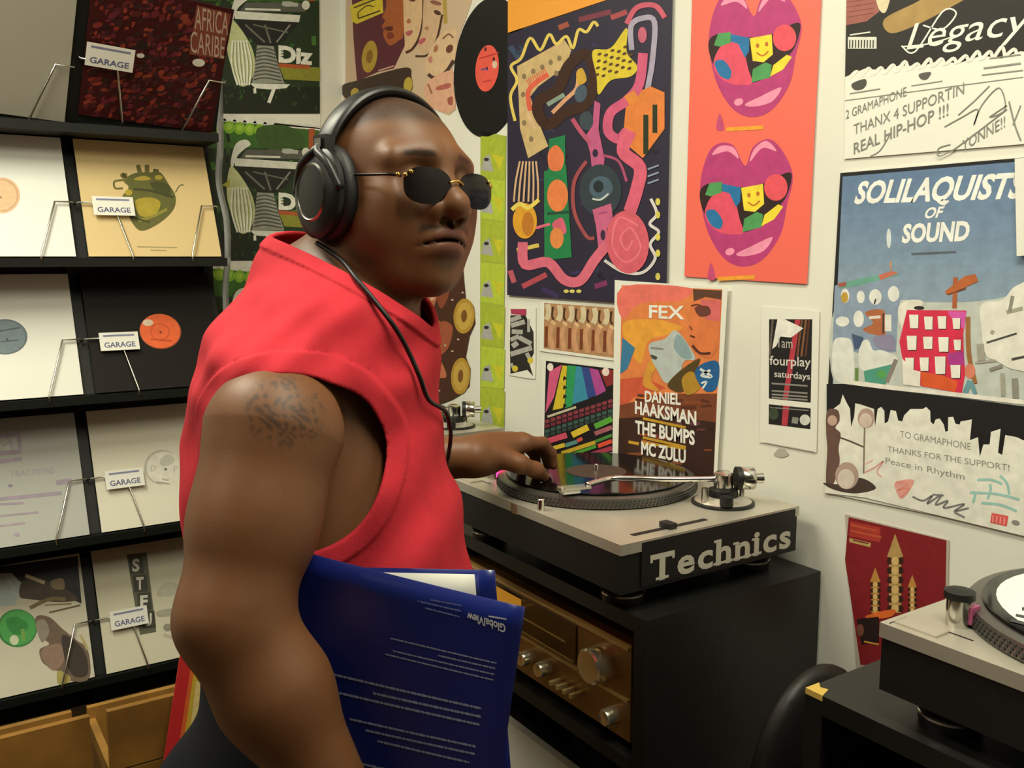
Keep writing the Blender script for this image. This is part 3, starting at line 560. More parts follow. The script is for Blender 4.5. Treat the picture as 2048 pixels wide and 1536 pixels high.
p.text('#bdb9b2', '1am', (280, 455), (415, 465), 95).text('#d8d5cc', 'fourplay', (196, 620), (590, 640), 85, 0.01).text('#d8d5cc', 'saturdays', (240, 735), (585, 765), 60, 0.01)
for y in (800, 870, 905, 935): p.line('#8d8a84', [(215, y), (560, y+24)], 16, 0)
p.line('#8d8a84', [(200, 1030), (570, 1060)], 10, 0).ell('#3c4a38', 235, 1090, 46, 60).ell('#d2d6cc', 535, 1150, 50, 52).line('#8a8a84', [(410, 1150), (470, 1160)], 60, 0)
p.line('#c2c0b6', [(150, 1365), (630, 1455)], 5, 0)
p.build(o)
tag(link('scuff_mark', (lambda me: (me.from_pydata(*(lambda q: ([(a, b, 0.0005) for a, b in q], [], [list(range(len(q)))]))([PR.loc(1563+14*math.cos(t)*(1+0.2*math.sin(3*t)), 906+9*math.sin(t)) for t in [2*math.pi*i/16 for i in range(16)]])), me)[1])(bpy.data.meshes.new('wall_scuff')), mat('scuff_grey', '#b0ad9e', 0.8), bpy.data.objects['wall_right'], PR.matrix()))
# red poster by the cabinets
o = sheet('poster', PR, [(1691, 1028), (1899, 1080), (1893, 1330), (1715, 1345)], mat('paper_grey_edge', '#bdb2a4', 0.6), 'dark red poster of gold towers behind the cabinets', lift=0.0006)
p = Print(PR, 0.00004, 0.0014).crop(1680, 1020, 0.2475)
p.poly('#852026', [(75, 55), (865, 245), (855, 800), (700, 1250), (170, 1250), (45, 400)]).poly('#b03a30', [(90, 90), (330, 140), (330, 260), (80, 210)]).poly('#c0a468', [(80, 225), (255, 265), (250, 300), (80, 258)])
p.line('#c05a3c', [(90, 120), (300, 165)], 14, 0).line('#c05a3c', [(90, 165), (340, 220)], 14, 0).line('#7a2420', [(110, 242), (235, 270)], 10, 0)
def tower(x, y, s_, h, c):
    p.poly(c, [(x, y), (x+60*s_, y+170*s_), (x-60*s_, y+170*s_)]).rect(c, x-45*s_, y+165*s_, x+45*s_, y+h)
    n = max(3, int(h/(70*s_))-2)
    for i in range(n):
        yy = y+200*s_+i*70*s_
        p.ell('#3a2218', x-38*s_, yy, 22*s_, 26*s_).ell('#3a2218', x+40*s_, yy, 22*s_, 26*s_).ell('#d9b676', x, yy, 28*s_, 30*s_)
tower(450, 190, 1.1, 640, '#b9965c'); tower(290, 460, 0.7, 420, '#c08a44'); tower(590, 520, 0.6, 330, '#c08a44')
p.blob('#e06a30', [(220, 850), (440, 800), (420, 860), (260, 880)]).poly('#2a1a18', [(140, 880), (320, 860), (320, 1060), (180, 1080)]).line('#d09a40', [(200, 1060), (320, 1085)], 14, 0).ell('#7a4a3a', 170, 970, 30, 50)
p.build(o)

# ================================================================== green posters on the back wall
CD = (400, 0, 0.3906)
def green_poster(dx, dy, y0, y1, label):
    o = sheet('poster', PB, [(395, y0-5), (640, y0+21), (640, y1+18), (395, y1-3)], m_paper, label, lift=0.0006+0.0004*(dy > 0))
    p = Print(PB, 0.00004, 0.0020).crop(400, dy, 0.3906)   # drawn for the middle poster, shifted
    T = (lambda q: q)
    p.poly('#20321a', [(-30, 610), (610, 668), (612, 1330), (-30, 1330)])
    p.poly('#3a6a24', [(-30, 610), (330, 640), (300, 760), (-30, 760)]).poly('#41662c', [(300, 640), (610, 668), (610, 760), (290, 760)])
    for i in range(7): p.poly('#e6e6dc', [(20+i*52, 590+i*5), (72+i*52, 595+i*5), (46+i*52, 640+i*4)])
    p.poly('#e6e6dc', [(-30, 565), (615, 632), (615, 648), (-30, 596)])
    for i in range(6):
        p.ell('#86b82e', 45+i*52, 642+i*5, 28, 32).ell('#a8cc48', 45+i*52, 640+i*5, 14, 16)
    for i in range(70):
        x, y = random.uniform(60, 600), random.uniform(720, 1310)
        p.line(random.choice(['#2f5a20', '#18260f', '#46782c', '#20401a', '#12200e', '#375a28']), [(x, y), (x+random.uniform(-14, 14), y-random.uniform(15, 50))], random.uniform(10, 24), 0)
    p.poly('#15200f', [(70, 1190), (612, 1200), (612, 1335), (70, 1335)])
    for i in range(26):
        x, y = random.uniform(80, 600), random.uniform(1200, 1320); p.line('#28481c', [(x, y), (x+random.uniform(-8, 8), y-20)], 8, 0)
    p.rect('#b0562c', 555, 660, 585, 760).blob('#3c5a26', [(290, 660), (420, 640), (520, 690), (520, 760), (330, 760)])
    p.poly('#8a8a30', [(400, 1085), (612, 1100), (612, 1170), (430, 1160)]).line('#b0562c', [(400, 1088), (560, 1098)], 20, 0)
    w = '#dfe0d4'
    p.poly('#5a5c54', [(235, 765), (520, 770), (540, 815), (200, 815)]).poly(w, [(175, 810), (512, 832), (505, 868), (178, 850)]).line(w, [(230, 800), (410, 805)], 10, 0).line('#b8baae', [(420, 770), (500, 780)], 20, 0).ell('#b8baae', 450, 775, 34, 14).ell('#dfe0d4', 540, 780, 20, 24)
    p.poly('#1a1a18', [(185, 852), (500, 868), (440, 950), (370, 990), (300, 985), (230, 930)]).line('#6a6c60', [(230, 880), (330, 970)], 10, 0).line('#6a6c60', [(330, 880), (360, 975)], 10, 0).line('#8a8c80', [(460, 880), (390, 970)], 8, 0).line('#6a6c60', [(270, 880), (450, 920)], 7, 0)
    p.poly('#94968a', [(290, 985), (375, 990), (400, 1090), (430, 1180), (265, 1180), (280, 1080)])
    for i in range(9): p.line('#4a4c44', [(282-i, 1010+i*19), (330, 1000+i*19), (385+i*4, 1015+i*19)], 7)
    p.poly(w, [(255, 1180), (460, 1185), (440, 1205), (360, 1212), (280, 1205)]).line(w, [(378, 1205), (350, 1280)], 18, 0).line(w, [(278, 1205), (280, 1232)], 14, 0)
    p.blob(w, [(180, 740), (230, 715), (258, 740), (225, 765), (190, 800), (165, 860), (155, 830)]).blob('#c9cf9a', [(150, 860), (190, 880), (260, 990), (280, 1090), (250, 1180), (200, 1190), (160, 1100), (135, 990)]).poly('#b0a83a', [(110, 950), (150, 920), (150, 960)])
    for i in range(6): p.line('#f0f0e4', [(165+i*14, 960), (160+i*20, 1080), (190+i*12, 1190)], 8).line('#8a9060', [(172+i*14, 970), (168+i*20, 1085), (196+i*12, 1180)], 4)
    p.text('#e6e6da', 'Diz', (400, 1068), (575, 1082), 78, 0.05)
    for i in range(3): p.ell('#20321a', 425, 1015+i*14, 14, 3)
    p.build(o)
green_poster(0, -294, -54, 240, 'green poster with goblet drum and turntable, topmost of the three')
green_poster(0, 0, 235, 529, 'green poster with goblet drum and turntable, middle of the three')
green_poster(0, 296, 530, 826, 'green poster with goblet drum and turntable, lowest of the three')
# ================================================================== record rack on the back wall
m_black = mat('rack_black', '#111512', 0.5, noise=0.15, nscale=20, spec=0.3)
m_chrome = mat('wire_chrome', '#c9c7bd', 0.25, 1.0)
m_sleeve_edge = mat('sleeve_card_white', '#d9d8cc', 0.6)
ROWS = [(0.315, 2.45, -30.0), (0.0, 2.42, 24.0), (-0.33, 2.42, 24.0), (-0.679, 2.42, 24.0), (-1.047, 2.42, 24.0)]
XSH = [0.0, 0.0, -0.003, -0.009, -0.018]
COLS = [0.045, 0.388]; SZ = 0.315
rack = empty('record_rack', (0.19, 2.5, 0.0)); tag(rack, 'tall black record display rack with wire holders on the back wall', 'record rack')
RI = Matrix.Translation((-0.19, -2.5, 0))
def rk(name, lo, hi, m=m_black, bevel=0.002): return box(name, tuple(np.array(lo)-(0.19, 2.5, 0)), tuple(np.array(hi)-(0.19, 2.5, 0)), m, rack, bevel)
rk('back_panel', (-0.36, 2.61, 0.30), (0.722, 2.64, 2.40))
for x in (-0.345, 0.36, 0.70): rk('post', (x-(0 if x > 0 else 0.0), 2.58, 0.0), (x+0.026, 2.608, 2.40))
rows_planes = {}
for ri, (zb, yb, lean) in enumerate(ROWS):
    a = math.radians(lean); ey = np.array((0, math.sin(a), math.cos(a))); nn = np.array((0, -math.cos(a), math.sin(a)))
    z = 1.5+zb
    # ledge that the sleeves stand on, with a brace back to the panel
    rk('ledge', (-0.355, yb-0.012, z-0.022), (0.715, 2.609, z-0.001))
    # leaning back board
    P = Plane((0, yb+0.006 if lean > 0 else yb+0.006, z), (1, 0, 0), ey)
    bm = bmesh.new(); add_box(bm, (-0.355, 0.002, -0.012), (0.715, 0.30, -0.006), P.matrix()); bm.transform(RI)
    bm_obj('back_board', bm, m_black, rack)
    for ci, x0 in enumerate(COLS):
        ex_ = np.array((1.0, 0, 0)); ey_ = ey
        if ri == 0:
            t_ = math.radians(-4.0); ex_, ey_ = ex_*math.cos(t_)+ey*math.sin(t_), ey*math.cos(t_)-ex_*math.sin(t_)
        rows_planes[(ri, ci)] = Plane((x0+XSH[ri], yb, z+(0.022 if ri == 0 else 0)), ex_, ey_)
def wire_for(pl):
    M = RI @ pl.matrix()
    def T(a, b, c): return tuple(M @ Vector((a*SZ, b*SZ, c)))
    for pts in ([(-0.05, 0.44, -0.004), (-0.03, 0.44, 0.013), (0.22, 0.44, 0.013), (0.31, 0.0, 0.013), (0.31, -0.035, 0.012), (0.31, -0.035, -0.004)],
                [(1.04, 0.44, -0.004), (1.02, 0.44, 0.013), (0.90, 0.44, 0.013), (0.76, 0.0, 0.013), (0.76, -0.035, 0.012), (0.76, -0.035, -0.004)]):
        bm = bmesh.new(); add_tube(bm, [T(*q) for q in pts], 0.0024, 7); bm_obj('wire_holder', bm, m_chrome, rack, smooth=True)
SL_COL = {}
QUADS = {(0, 1): [(185, 12), (448, 48), (412, 262), (156, 240)], (1, 0): [(-140, 270), (130, 290), (158, 515), (-130, 512)], (1, 1): [(150, 290), (400, 305), (447, 515), (182, 515)],
         (2, 0): [(-135, 550), (137, 555), (168, 790), (-125, 808)], (2, 1): [(183, 545), (428, 552), (458, 772), (203, 783)], (3, 0): [(-130, 868), (145, 843), (180, 1070), (-118, 1112)],
         (3, 1): [(180, 835), (425, 815), (455, 1030), (208, 1066)], (4, 0): [(-125, 1165), (160, 1118), (188, 1358), (-110, 1420)], (4, 1): [(183, 1110), (425, 1070), (455, 1300), (218, 1352)]}
def sleeve(ri, ci, colour, label, size=SZ):
    pl = rows_planes[(ri, ci)]
    bm = bmesh.new(); add_box(bm, (0, 0.001, 0.0005), (size, size, 0.0045))
    m = mat('sleeve_'+colour.lstrip('#'), colour, 0.55, spec=0.2)
    o = bm_obj('record_sleeve', bm, m, None, pl.matrix(), bevel=0.0008); tag(o, label, 'record sleeve', 'record sleeves in the rack')
    wire_for(pl)
    pr_ = Print(pl, 0.00004, 0.0049)
    if ri == 0 and ci == 1: pr_.quad(QUADS[(ri, ci)], (0, 0, size, size))
    return o, pr_, pl
def card_tag(pl, x0=0.07, x1=0.33, y0=0.33, y1=0.46):
    P2 = Plane(pl.o+pl.n*0.0165, pl.ex, pl.ey); M = RI @ P2.matrix()
    bm = bmesh.new(); add_box(bm, (x0*SZ, y0*SZ, 0), (x1*SZ, y1*SZ, 0.0012)); bm.transform(M); t = bm_obj('card_tag', bm, mat('tag_white', '#e6e5dc', 0.5), rack)
    p = Print(P2, 0.00004, 0.0016); v, f = text_mesh('GARAGE', 0.02); xs = [a for a, b in v]; w = max(xs)-min(xs)
    q = [((x0+0.03)*SZ+(a-min(xs))/w*(x1-x0-0.06)*SZ, (y0+0.025)*SZ+b/0.69*0.042*SZ) for a, b in v]
    p.raw('#5a5f84', q, f)
    for k in range(2): p.raw('#7d80a0', [((x0+0.03)*SZ, (y1-0.035-0.0*k)*SZ), ((x1-0.03)*SZ, (y1-0.035)*SZ), ((x1-0.03)*SZ, (y1-0.02)*SZ), ((x0+0.03)*SZ, (y1-0.02)*SZ)], [(0, 1, 2, 3)])
    pr = p.build(t, 'tag_print'); pr.matrix_local = M
    return t
L3 = 1/3.0
o, p, pl = sleeve(0, 0, '#a5a294', 'plain grey record sleeve in the top tier of the rack'); 
o, p, pl = sleeve(0, 1, '#3a0e0e', 'dark red mottled record sleeve with pale block lettering, top tier')
p.crop(0, 0, L3); p.step = 0.000001
rs = random.Random(3)
for i in range(700):
    x, y = rs.uniform(0.004, 0.29), rs.uniform(0.004, 0.305); w = rs.uniform(0.006, 0.022); h = rs.uniform(0.003, 0.008)
    q = [(min(x+w*(0.5+0.5*math.cos(t))+rs.uniform(-.002, .002), 0.3145), min(max(y+h*math.sin(t)+0.2*w*math.cos(t), 0.0005), 0.3145)) for t in [k*math.pi/4 for k in range(8)]]
    p.raw(rs.choice(['#5e1814', '#74221a', '#4a0e12', '#5e1624', '#2a0808', '#80301c', '#3c0a10', '#240606', '#300a0c']), q, [tuple(range(8))])
p.step = 0.000009; p.poly('#75392c', [(1130, 130), (1325, 165), (1290, 395), (1095, 380)])
p.text('#b09a86', 'AFRICA', (1122, 250), (1312, 272), 112, 0.0).text('#b09a86', 'CARIBE', (1100, 368), (1295, 392), 108, 0.0)
p.ell('#c8c2b4', 820, 400, 22, 12).ell('#d0ccc0', 1150, 420, 36, 20).ell('#1c0606', 828, 350, 34, 26)
p.build(o); card_tag(pl, 0.0, 0.33, 0.40, 0.57)
o, p, pl = sleeve(1, 0, '#e6e8e2', 'white record sleeve with a round peach centre label')
p.crop(0, 0, L3).ell('#d9b48e', 8, 1178, 112, 108).ell('#c49a76', 8, 1178, 100, 96).ell('#dab890', 8, 1178, 92, 90).ell('#6a5a4a', 5, 1190, 5, 6); p.build(o)
o, p, pl = sleeve(1, 1, '#d8c08c', 'beige record sleeve with a green and gold anatomical heart')
p.crop(0, 0, L3)
p.blob('#5f5f2c', [(740, 1090), (790, 1050), (850, 1040), (900, 1040), (960, 1040), (1010, 1110), (1050, 1180), (1040, 1260), (960, 1340), (850, 1390), (790, 1340), (760, 1260), (730, 1190), (770, 1130)])
p.line('#6a6430', [(760, 1080), (730, 1055), (760, 1060)], 26).line('#6a6430', [(840, 1050), (825, 995)], 26, 0).line('#6a6430', [(880, 1040), (880, 995)], 28, 0).line('#585a28', [(930, 1050), (935, 1020)], 34, 0).line('#6a6430', [(740, 1085), (685, 1095), (690, 1135), (735, 1135)], 12).line('#7a7448', [(1050, 1160), (1075, 1120), (1100, 1115)], 8)
p.blob('#a8963a', [(800, 1080), (860, 1060), (905, 1080), (850, 1090)]).blob('#a89630', [(810, 1210), (900, 1190), (960, 1220), (930, 1290), (840, 1300)]).blob('#44461e', [(900, 1100), (1000, 1110), (1020, 1180), (940, 1160)]).line('#3e3e1c', [(800, 1140), (900, 1150), (1040, 1190)], 14).line('#8a8434', [(830, 1330), (920, 1300), (1000, 1260)], 18).line('#3e3e1c', [(790, 1310), (900, 1340)], 10, 0).ell('#b09c30', 770, 1160, 22, 18).ell('#a89634', 950, 1070, 24, 14)
p.line('#9c9068', [(820, 1485), (1060, 1490)], 6, 0).line('#9c9068', [(900, 1505), (1000, 1508)], 5, 0)
p.build(o); card_tag(pl, 0.07, 0.37, 0.33, 0.49)
o, p, pl = sleeve(2, 0, '#e6e6de', 'white record sleeve with a slate blue centre label')
p.crop(0, 500, L3).ell('#5c6a72', 30, 525, 134, 106).ell('#6d7d84', 28, 525, 122, 98).line('#4a565e', [(-60, 500), (120, 470)], 10, 0).line('#4a565e', [(-60, 560), (110, 545)], 8, 0).ell('#20262a', 42, 540, 6, 5); p.build(o)
o, p, pl = sleeve(2, 1, '#120d0a', 'black record sleeve with an orange centre label')
p.crop(0, 500, L3).ell('#8a3c1c', 960, 492, 126, 106, 8).ell('#e8642c', 958, 490, 122, 102, 8).ell('#d2501f', 958, 494, 60, 50, 8).ell('#e8642c', 958, 494, 52, 43, 8).ell('#7a2c10', 962, 498, 8, 7).ell('#e8d0b8', 885, 440, 32, 20).line('#c2481c', [(900, 540), (1030, 550)], 10, 0); p.build(o); card_tag(pl, 0.07, 0.36, 0.33, 0.48)
o, p, pl = sleeve(3, 0, '#b4b6b0', 'pale grey record sleeve printed in faint violet text')
p.crop(0, 500, L3)
v = '#a294a4'
p.poly(v, [(-20, 1110), (125, 1095), (130, 1225), (-20, 1240)]).poly('#b4b6b0', [(-20, 1135), (100, 1122), (105, 1200), (-20, 1212)]).line(v, [(20, 1180), (60, 1150), (70, 1200)], 10)
p.text(v, 'TRACTIONS', (60, 1365), (325, 1340), 34).line(v, [(-20, 1275), (130, 1255)], 24, 0).line(v, [(335, 1400), (430, 1385)], 30, 0).ell('#8d7f92', 62, 1417, 14, 9).line(v, [(-30, 1500), (370, 1460)], 22, 0).line(v, [(-30, 1530), (140, 1520)], 14, 0).line(v, [(-20, 1600), (230, 1575)], 12, 0).line(v, [(-20, 1660), (150, 1640)], 12, 0).ell(v, 100, 1710, 18, 12)
p.build(o)
o, p, pl = sleeve(3, 1, '#dcd8c6', 'cream record sleeve with an embossed white circle')
p.crop(0, 500, L3).ell('#b9b6a8', 970, 1305, 108, 104).ell('#dedbcd', 982, 1310, 104, 98).ell('#c4c1b4', 1000, 1265, 46, 32, -20).text('#b5b2a8', 'D', (905, 1330), (935, 1328), 34).text('#b5b2a8', 'P', (1040, 1335), (1068, 1332), 34).ell('#7d7b72', 992, 1318, 10, 8).line('#9a988c', [(935, 1395), (1015, 1405)], 9, 0).line('#b5b2a8', [(970, 1375), (1010, 1385)], 12, 0); p.build(o); card_tag(pl, 0.07, 0.36, 0.33, 0.48)
o, p, pl = sleeve(4, 0, '#cdc9b6', 'record sleeve with comic-style creature art around a green disc')
p.crop(0, 1080, 0.297)
p.poly('#17181a', [(-40, 185), (520, 110), (548, 430), (430, 380), (300, 360), (200, 330), (80, 240), (-40, 250)]).poly('#aebcb8', [(-40, 230), (80, 225), (150, 300), (100, 440), (-40, 450)]).blob('#4a3c2e', [(150, 280), (260, 260), (360, 300), (440, 330), (520, 400), (400, 420), (200, 400), (130, 380)]).blob('#8a7a5c', [(340, 280), (420, 260), (430, 330), (360, 330)]).line('#c8bc94', [(170, 240), (300, 290)], 24, 0).line('#7a6a44', [(200, 460), (330, 400), (440, 400)], 26).line('#6a5a3c', [(330, 490), (540, 440)], 12, 0).line('#8a7a50', [(300, 440), (480, 430)], 10, 0)
p.ell('#37813f', 115, 595, 134, 128).ell('#4aa652', 118, 592, 122, 118).blob('#2f8a3c', [(40, 540), (120, 520), (190, 580), (130, 640), (70, 620)]).ell('#d2d8b8', 95, 675, 30, 34).line('#7aa84a', [(150, 600), (160, 680)], 26, 0)
p.blob('#6f5c4c', [(240, 520), (330, 520), (420, 600), (520, 680), (590, 740), (600, 930), (480, 950), (380, 880), (290, 830), (265, 740), (330, 700), (260, 640)]).blob('#8f7464', [(280, 740), (400, 700), (430, 800), (370, 880), (300, 830)]).blob('#3a3028', [(420, 640), (560, 740), (590, 900), (500, 920), (440, 820)]).blob('#938a7a', [(240, 560), (300, 540), (330, 620), (280, 690)]).line('#b8aa7a', [(540, 640), (590, 740)], 20, 0).blob('#a89c58', [(390, 880), (470, 920), (460, 960), (390, 970)])
p.build(o)
o, p, pl = sleeve(4, 1, '#d2cdb6', 'cream record sleeve with four letters down a dark strip')
p.crop(0, 1080, 0.297).poly('#5f5f4c', [(850, 100), (985, 85), (1050, 620), (940, 640)])
for i, ch in enumerate('STFU'):
    x, y = 880+i*27, 212+i*122; p.poly('#3c3c30', [(x-14, y-95), (x+76, y-102), (x+88, y+14), (x-4, y+20)]).text('#dcd9c8', ch, (x+8, y), (x+58, y-4), 78, 0.04)
p.blob('#bdb9a4', [(1060, 380), (1090, 300), (1180, 290), (1190, 360)]).blob('#a9a692', [(1060, 480), (1190, 460), (1200, 500), (1070, 520)]).ell('#8e8b7c', 1125, 590, 28, 26).line('#b3af9c', [(1100, 640), (1170, 660)], 22, 0); p.build(o); card_tag(pl, 0.07, 0.36, 0.33, 0.48)
# wavy clear plastic strip at the rack's right end
pts = smooth_path([(0.742, 2.47, 2.05), (0.752, 2.50, 1.95), (0.738, 2.46, 1.80), (0.747, 2.52, 1.70), (0.757, 2.50, 1.60), (0.744, 2.46, 1.50), (0.752, 2.52, 1.40), (0.742, 2.47, 1.25)], 5)
bm = bmesh.new(); A = [bm.verts.new((x-0.19-0.02, y-2.5, z)) for x, y, z in pts]; B = [bm.verts.new((x-0.19+0.005, y-2.5+0.03, z)) for x, y, z in pts]
for i in range(len(pts)-1): bm.faces.new([A[i], A[i+1], B[i+1], B[i]])
o = bm_obj('plastic_edge_strip', bm, mat('plastic_frosted', '#a9adb2', 0.2, alpha=0.85), rack, smooth=True); o.modifiers.new('t', 'SOLIDIFY').thickness = 0.0015

# ================================================================== wooden record bins under the rack
m_wood = [mat('crate_wood_%d' % i, c, 0.6, noise=0.3, nscale=9, bump=0.25, bscale=40) for i, c in enumerate(('#94692a', '#a07534', '#886226'))]
def crate(x0, x1, y0, y1, top, label):
    r = empty('wooden_bin', ((x0+x1)/2, (y0+y1)/2, 0)); tag(r, label, 'record bin', 'wooden bins under the rack')
    hx, hy = (x1-x0)/2, (y1-y0)/2; n = 4; ph = top/n
    for k in range(n):
        z0, z1 = k*ph+0.002, (k+1)*ph-0.003
        box('plank', (-hx, -hy, z0), (hx, -hy+0.016, z1), m_wood[k % 3], r, 0.002); box('plank', (-hx, hy-0.016, z0*0.80), (hx, hy, z1*0.80), m_wood[(k+1) % 3], r, 0.002)
        for s in (-1, 1): box('plank', (s*hx-(0.016 if s > 0 else 0), -hy+0.016, z0), (s*hx+(0.016 if s < 0 else 0), hy-0.016, z1), m_wood[(k+2) % 3], r, 0.002) if k < n-1 else None
    box('bin_floor', (-hx+0.016, -hy+0.016, top-0.30), (hx-0.016, hy-0.016, top-0.285), m_wood[0], r)
crate(-0.32, 0.268, 2.0, 2.295, 0.555, 'open wooden record bin without anything leaning on it')
crate(0.302, 0.775, 2.0, 2.295, 0.555, 'open wooden record bin with the red and yellow sleeve leaning on it')
bench = empty('low_bench', (0.53, 1.81, 0)); tag(bench, 'low black bench in front of the wooden bins', 'bench')
box('bench_top', (-0.24, -0.17, 0.30), (0.24, 0.18, 0.33), m_black, bench, 0.004)
for x in (-0.22, 0.19):
    for y in (-0.15, 0.13): box('leg', (x, y, 0), (x+0.03, y+0.03, 0.30), m_black, bench)
tl = np.array((0.464, 1.972, 1.5-0.775)); ed = np.array((-0.245, -0.18, -0.953)); ed /= np.linalg.norm(ed)
exr = np.array((0.968, 0.0, -0.25)); exr -= ed*np.dot(exr, ed); exr /= np.linalg.norm(exr)
pl = Plane(tl+ed*0.315, exr, -ed)
bm = bmesh.new(); add_box(bm, (0, 0, -0.004), (0.315, 0.315, 0)); o = bm_obj('record_sleeve', bm, mat('sleeve_red', '#c22a2c', 0.45), None, pl.matrix())
tag(o, 'red and yellow record sleeve standing tilted on the low bench behind the person', 'record sleeve')
p = Print(pl, 0.00004, 0.0005); p.raw('#c8a838', [(0.028, 0.0), (0.315, 0.0), (0.315, 0.30), (0.026, 0.30)], [(0, 1, 2, 3)]); p.raw('#d8642c', [(0.026, 0.0), (0.036, 0.0), (0.033, 0.30), (0.026, 0.30)], [(0, 1, 2, 3)]); p.raw('#ddc884', [(0.045, 0.1), (0.2, 0.12), (0.18, 0.20), (0.042, 0.19)], [(0, 1, 2, 3)]); p.build(o)
# ================================================================== cabinets and turntables along the right wall
m_cab = mat('cabinet_black', '#161614', 0.42, noise=0.2, nscale=25, bump=0.1, bscale=200)
m_chip = mat('chipboard', '#c9a84e', 0.8)
def cabinet(x0, x1, y0, y1, top, label, shelf=None, chip=False):
    r = empty('cabinet', ((x0+x1)/2, (y0+y1)/2, 0)); tag(r, label, 'cabinet', 'black cabinets along the right wall')
    hx, hy = (x1-x0)/2, (y1-y0)/2; t = 0.022
    box('top_panel', (-hx, -hy, top-t), (hx, hy, top), m_cab, r, 0.002)
    box('side_panel', (-hx, -hy, 0), (hx, -hy+t, top-t), m_cab, r, 0.0015); box('side_panel', (-hx, hy-t, 0), (hx, hy, top-t), m_cab, r, 0.0015)
    box('back_panel', (hx-0.008, -hy+t, 0.02), (hx, hy-t, top-t), m_cab, r); box('bottom_panel', (-hx, -hy+t, 0.04), (hx-0.008, hy-t, 0.062), m_cab, r)
    for z in (shelf or []): box('shelf', (-hx+0.003, -hy+t, z-0.02), (hx-0.008, hy-t, z), m_cab, r)
    if chip:
        bm = bmesh.new(); q = [(-hx-0.0003, hy+0.0003), (-hx+0.022, hy+0.0003), (-hx+0.014, hy-0.008), (-hx+0.017, hy-0.016), (-hx-0.0003, hy-0.022)]
        vs = [bm.verts.new((a, b, top+0.0006)) for a, b in q]; ws = [bm.verts.new((a, b, top-0.006)) for a, b in q]
        bm.faces.new(vs); bm.faces.new(ws[::-1])
        for i in range(len(q)): bm.faces.new([vs[i], ws[i], ws[(i+1) % len(q)], vs[(i+1) % len(q)]])
        tag(bm_obj('chipped_corner', bm, m_chip, r), 'bare yellow chipped corner')
    return r
Z1 = 1.5-0.475; Z3 = 1.5-0.46
c1 = cabinet(0.79, 1.145, 0.875, 1.50, Z1, 'black open cabinet holding the bronze receiver', [Z1-0.21, Z1-0.62])
c2 = cabinet(0.79, 1.145, 1.62, 2.25, Z1, 'black open cabinet under the turntable farthest from the others, near the corner', [Z1-0.30])
c3 = cabinet(0.785, 1.145, 0.02, 0.612, Z3, 'black open cabinet with a chipped yellow corner', [Z3-0.30], chip=True)

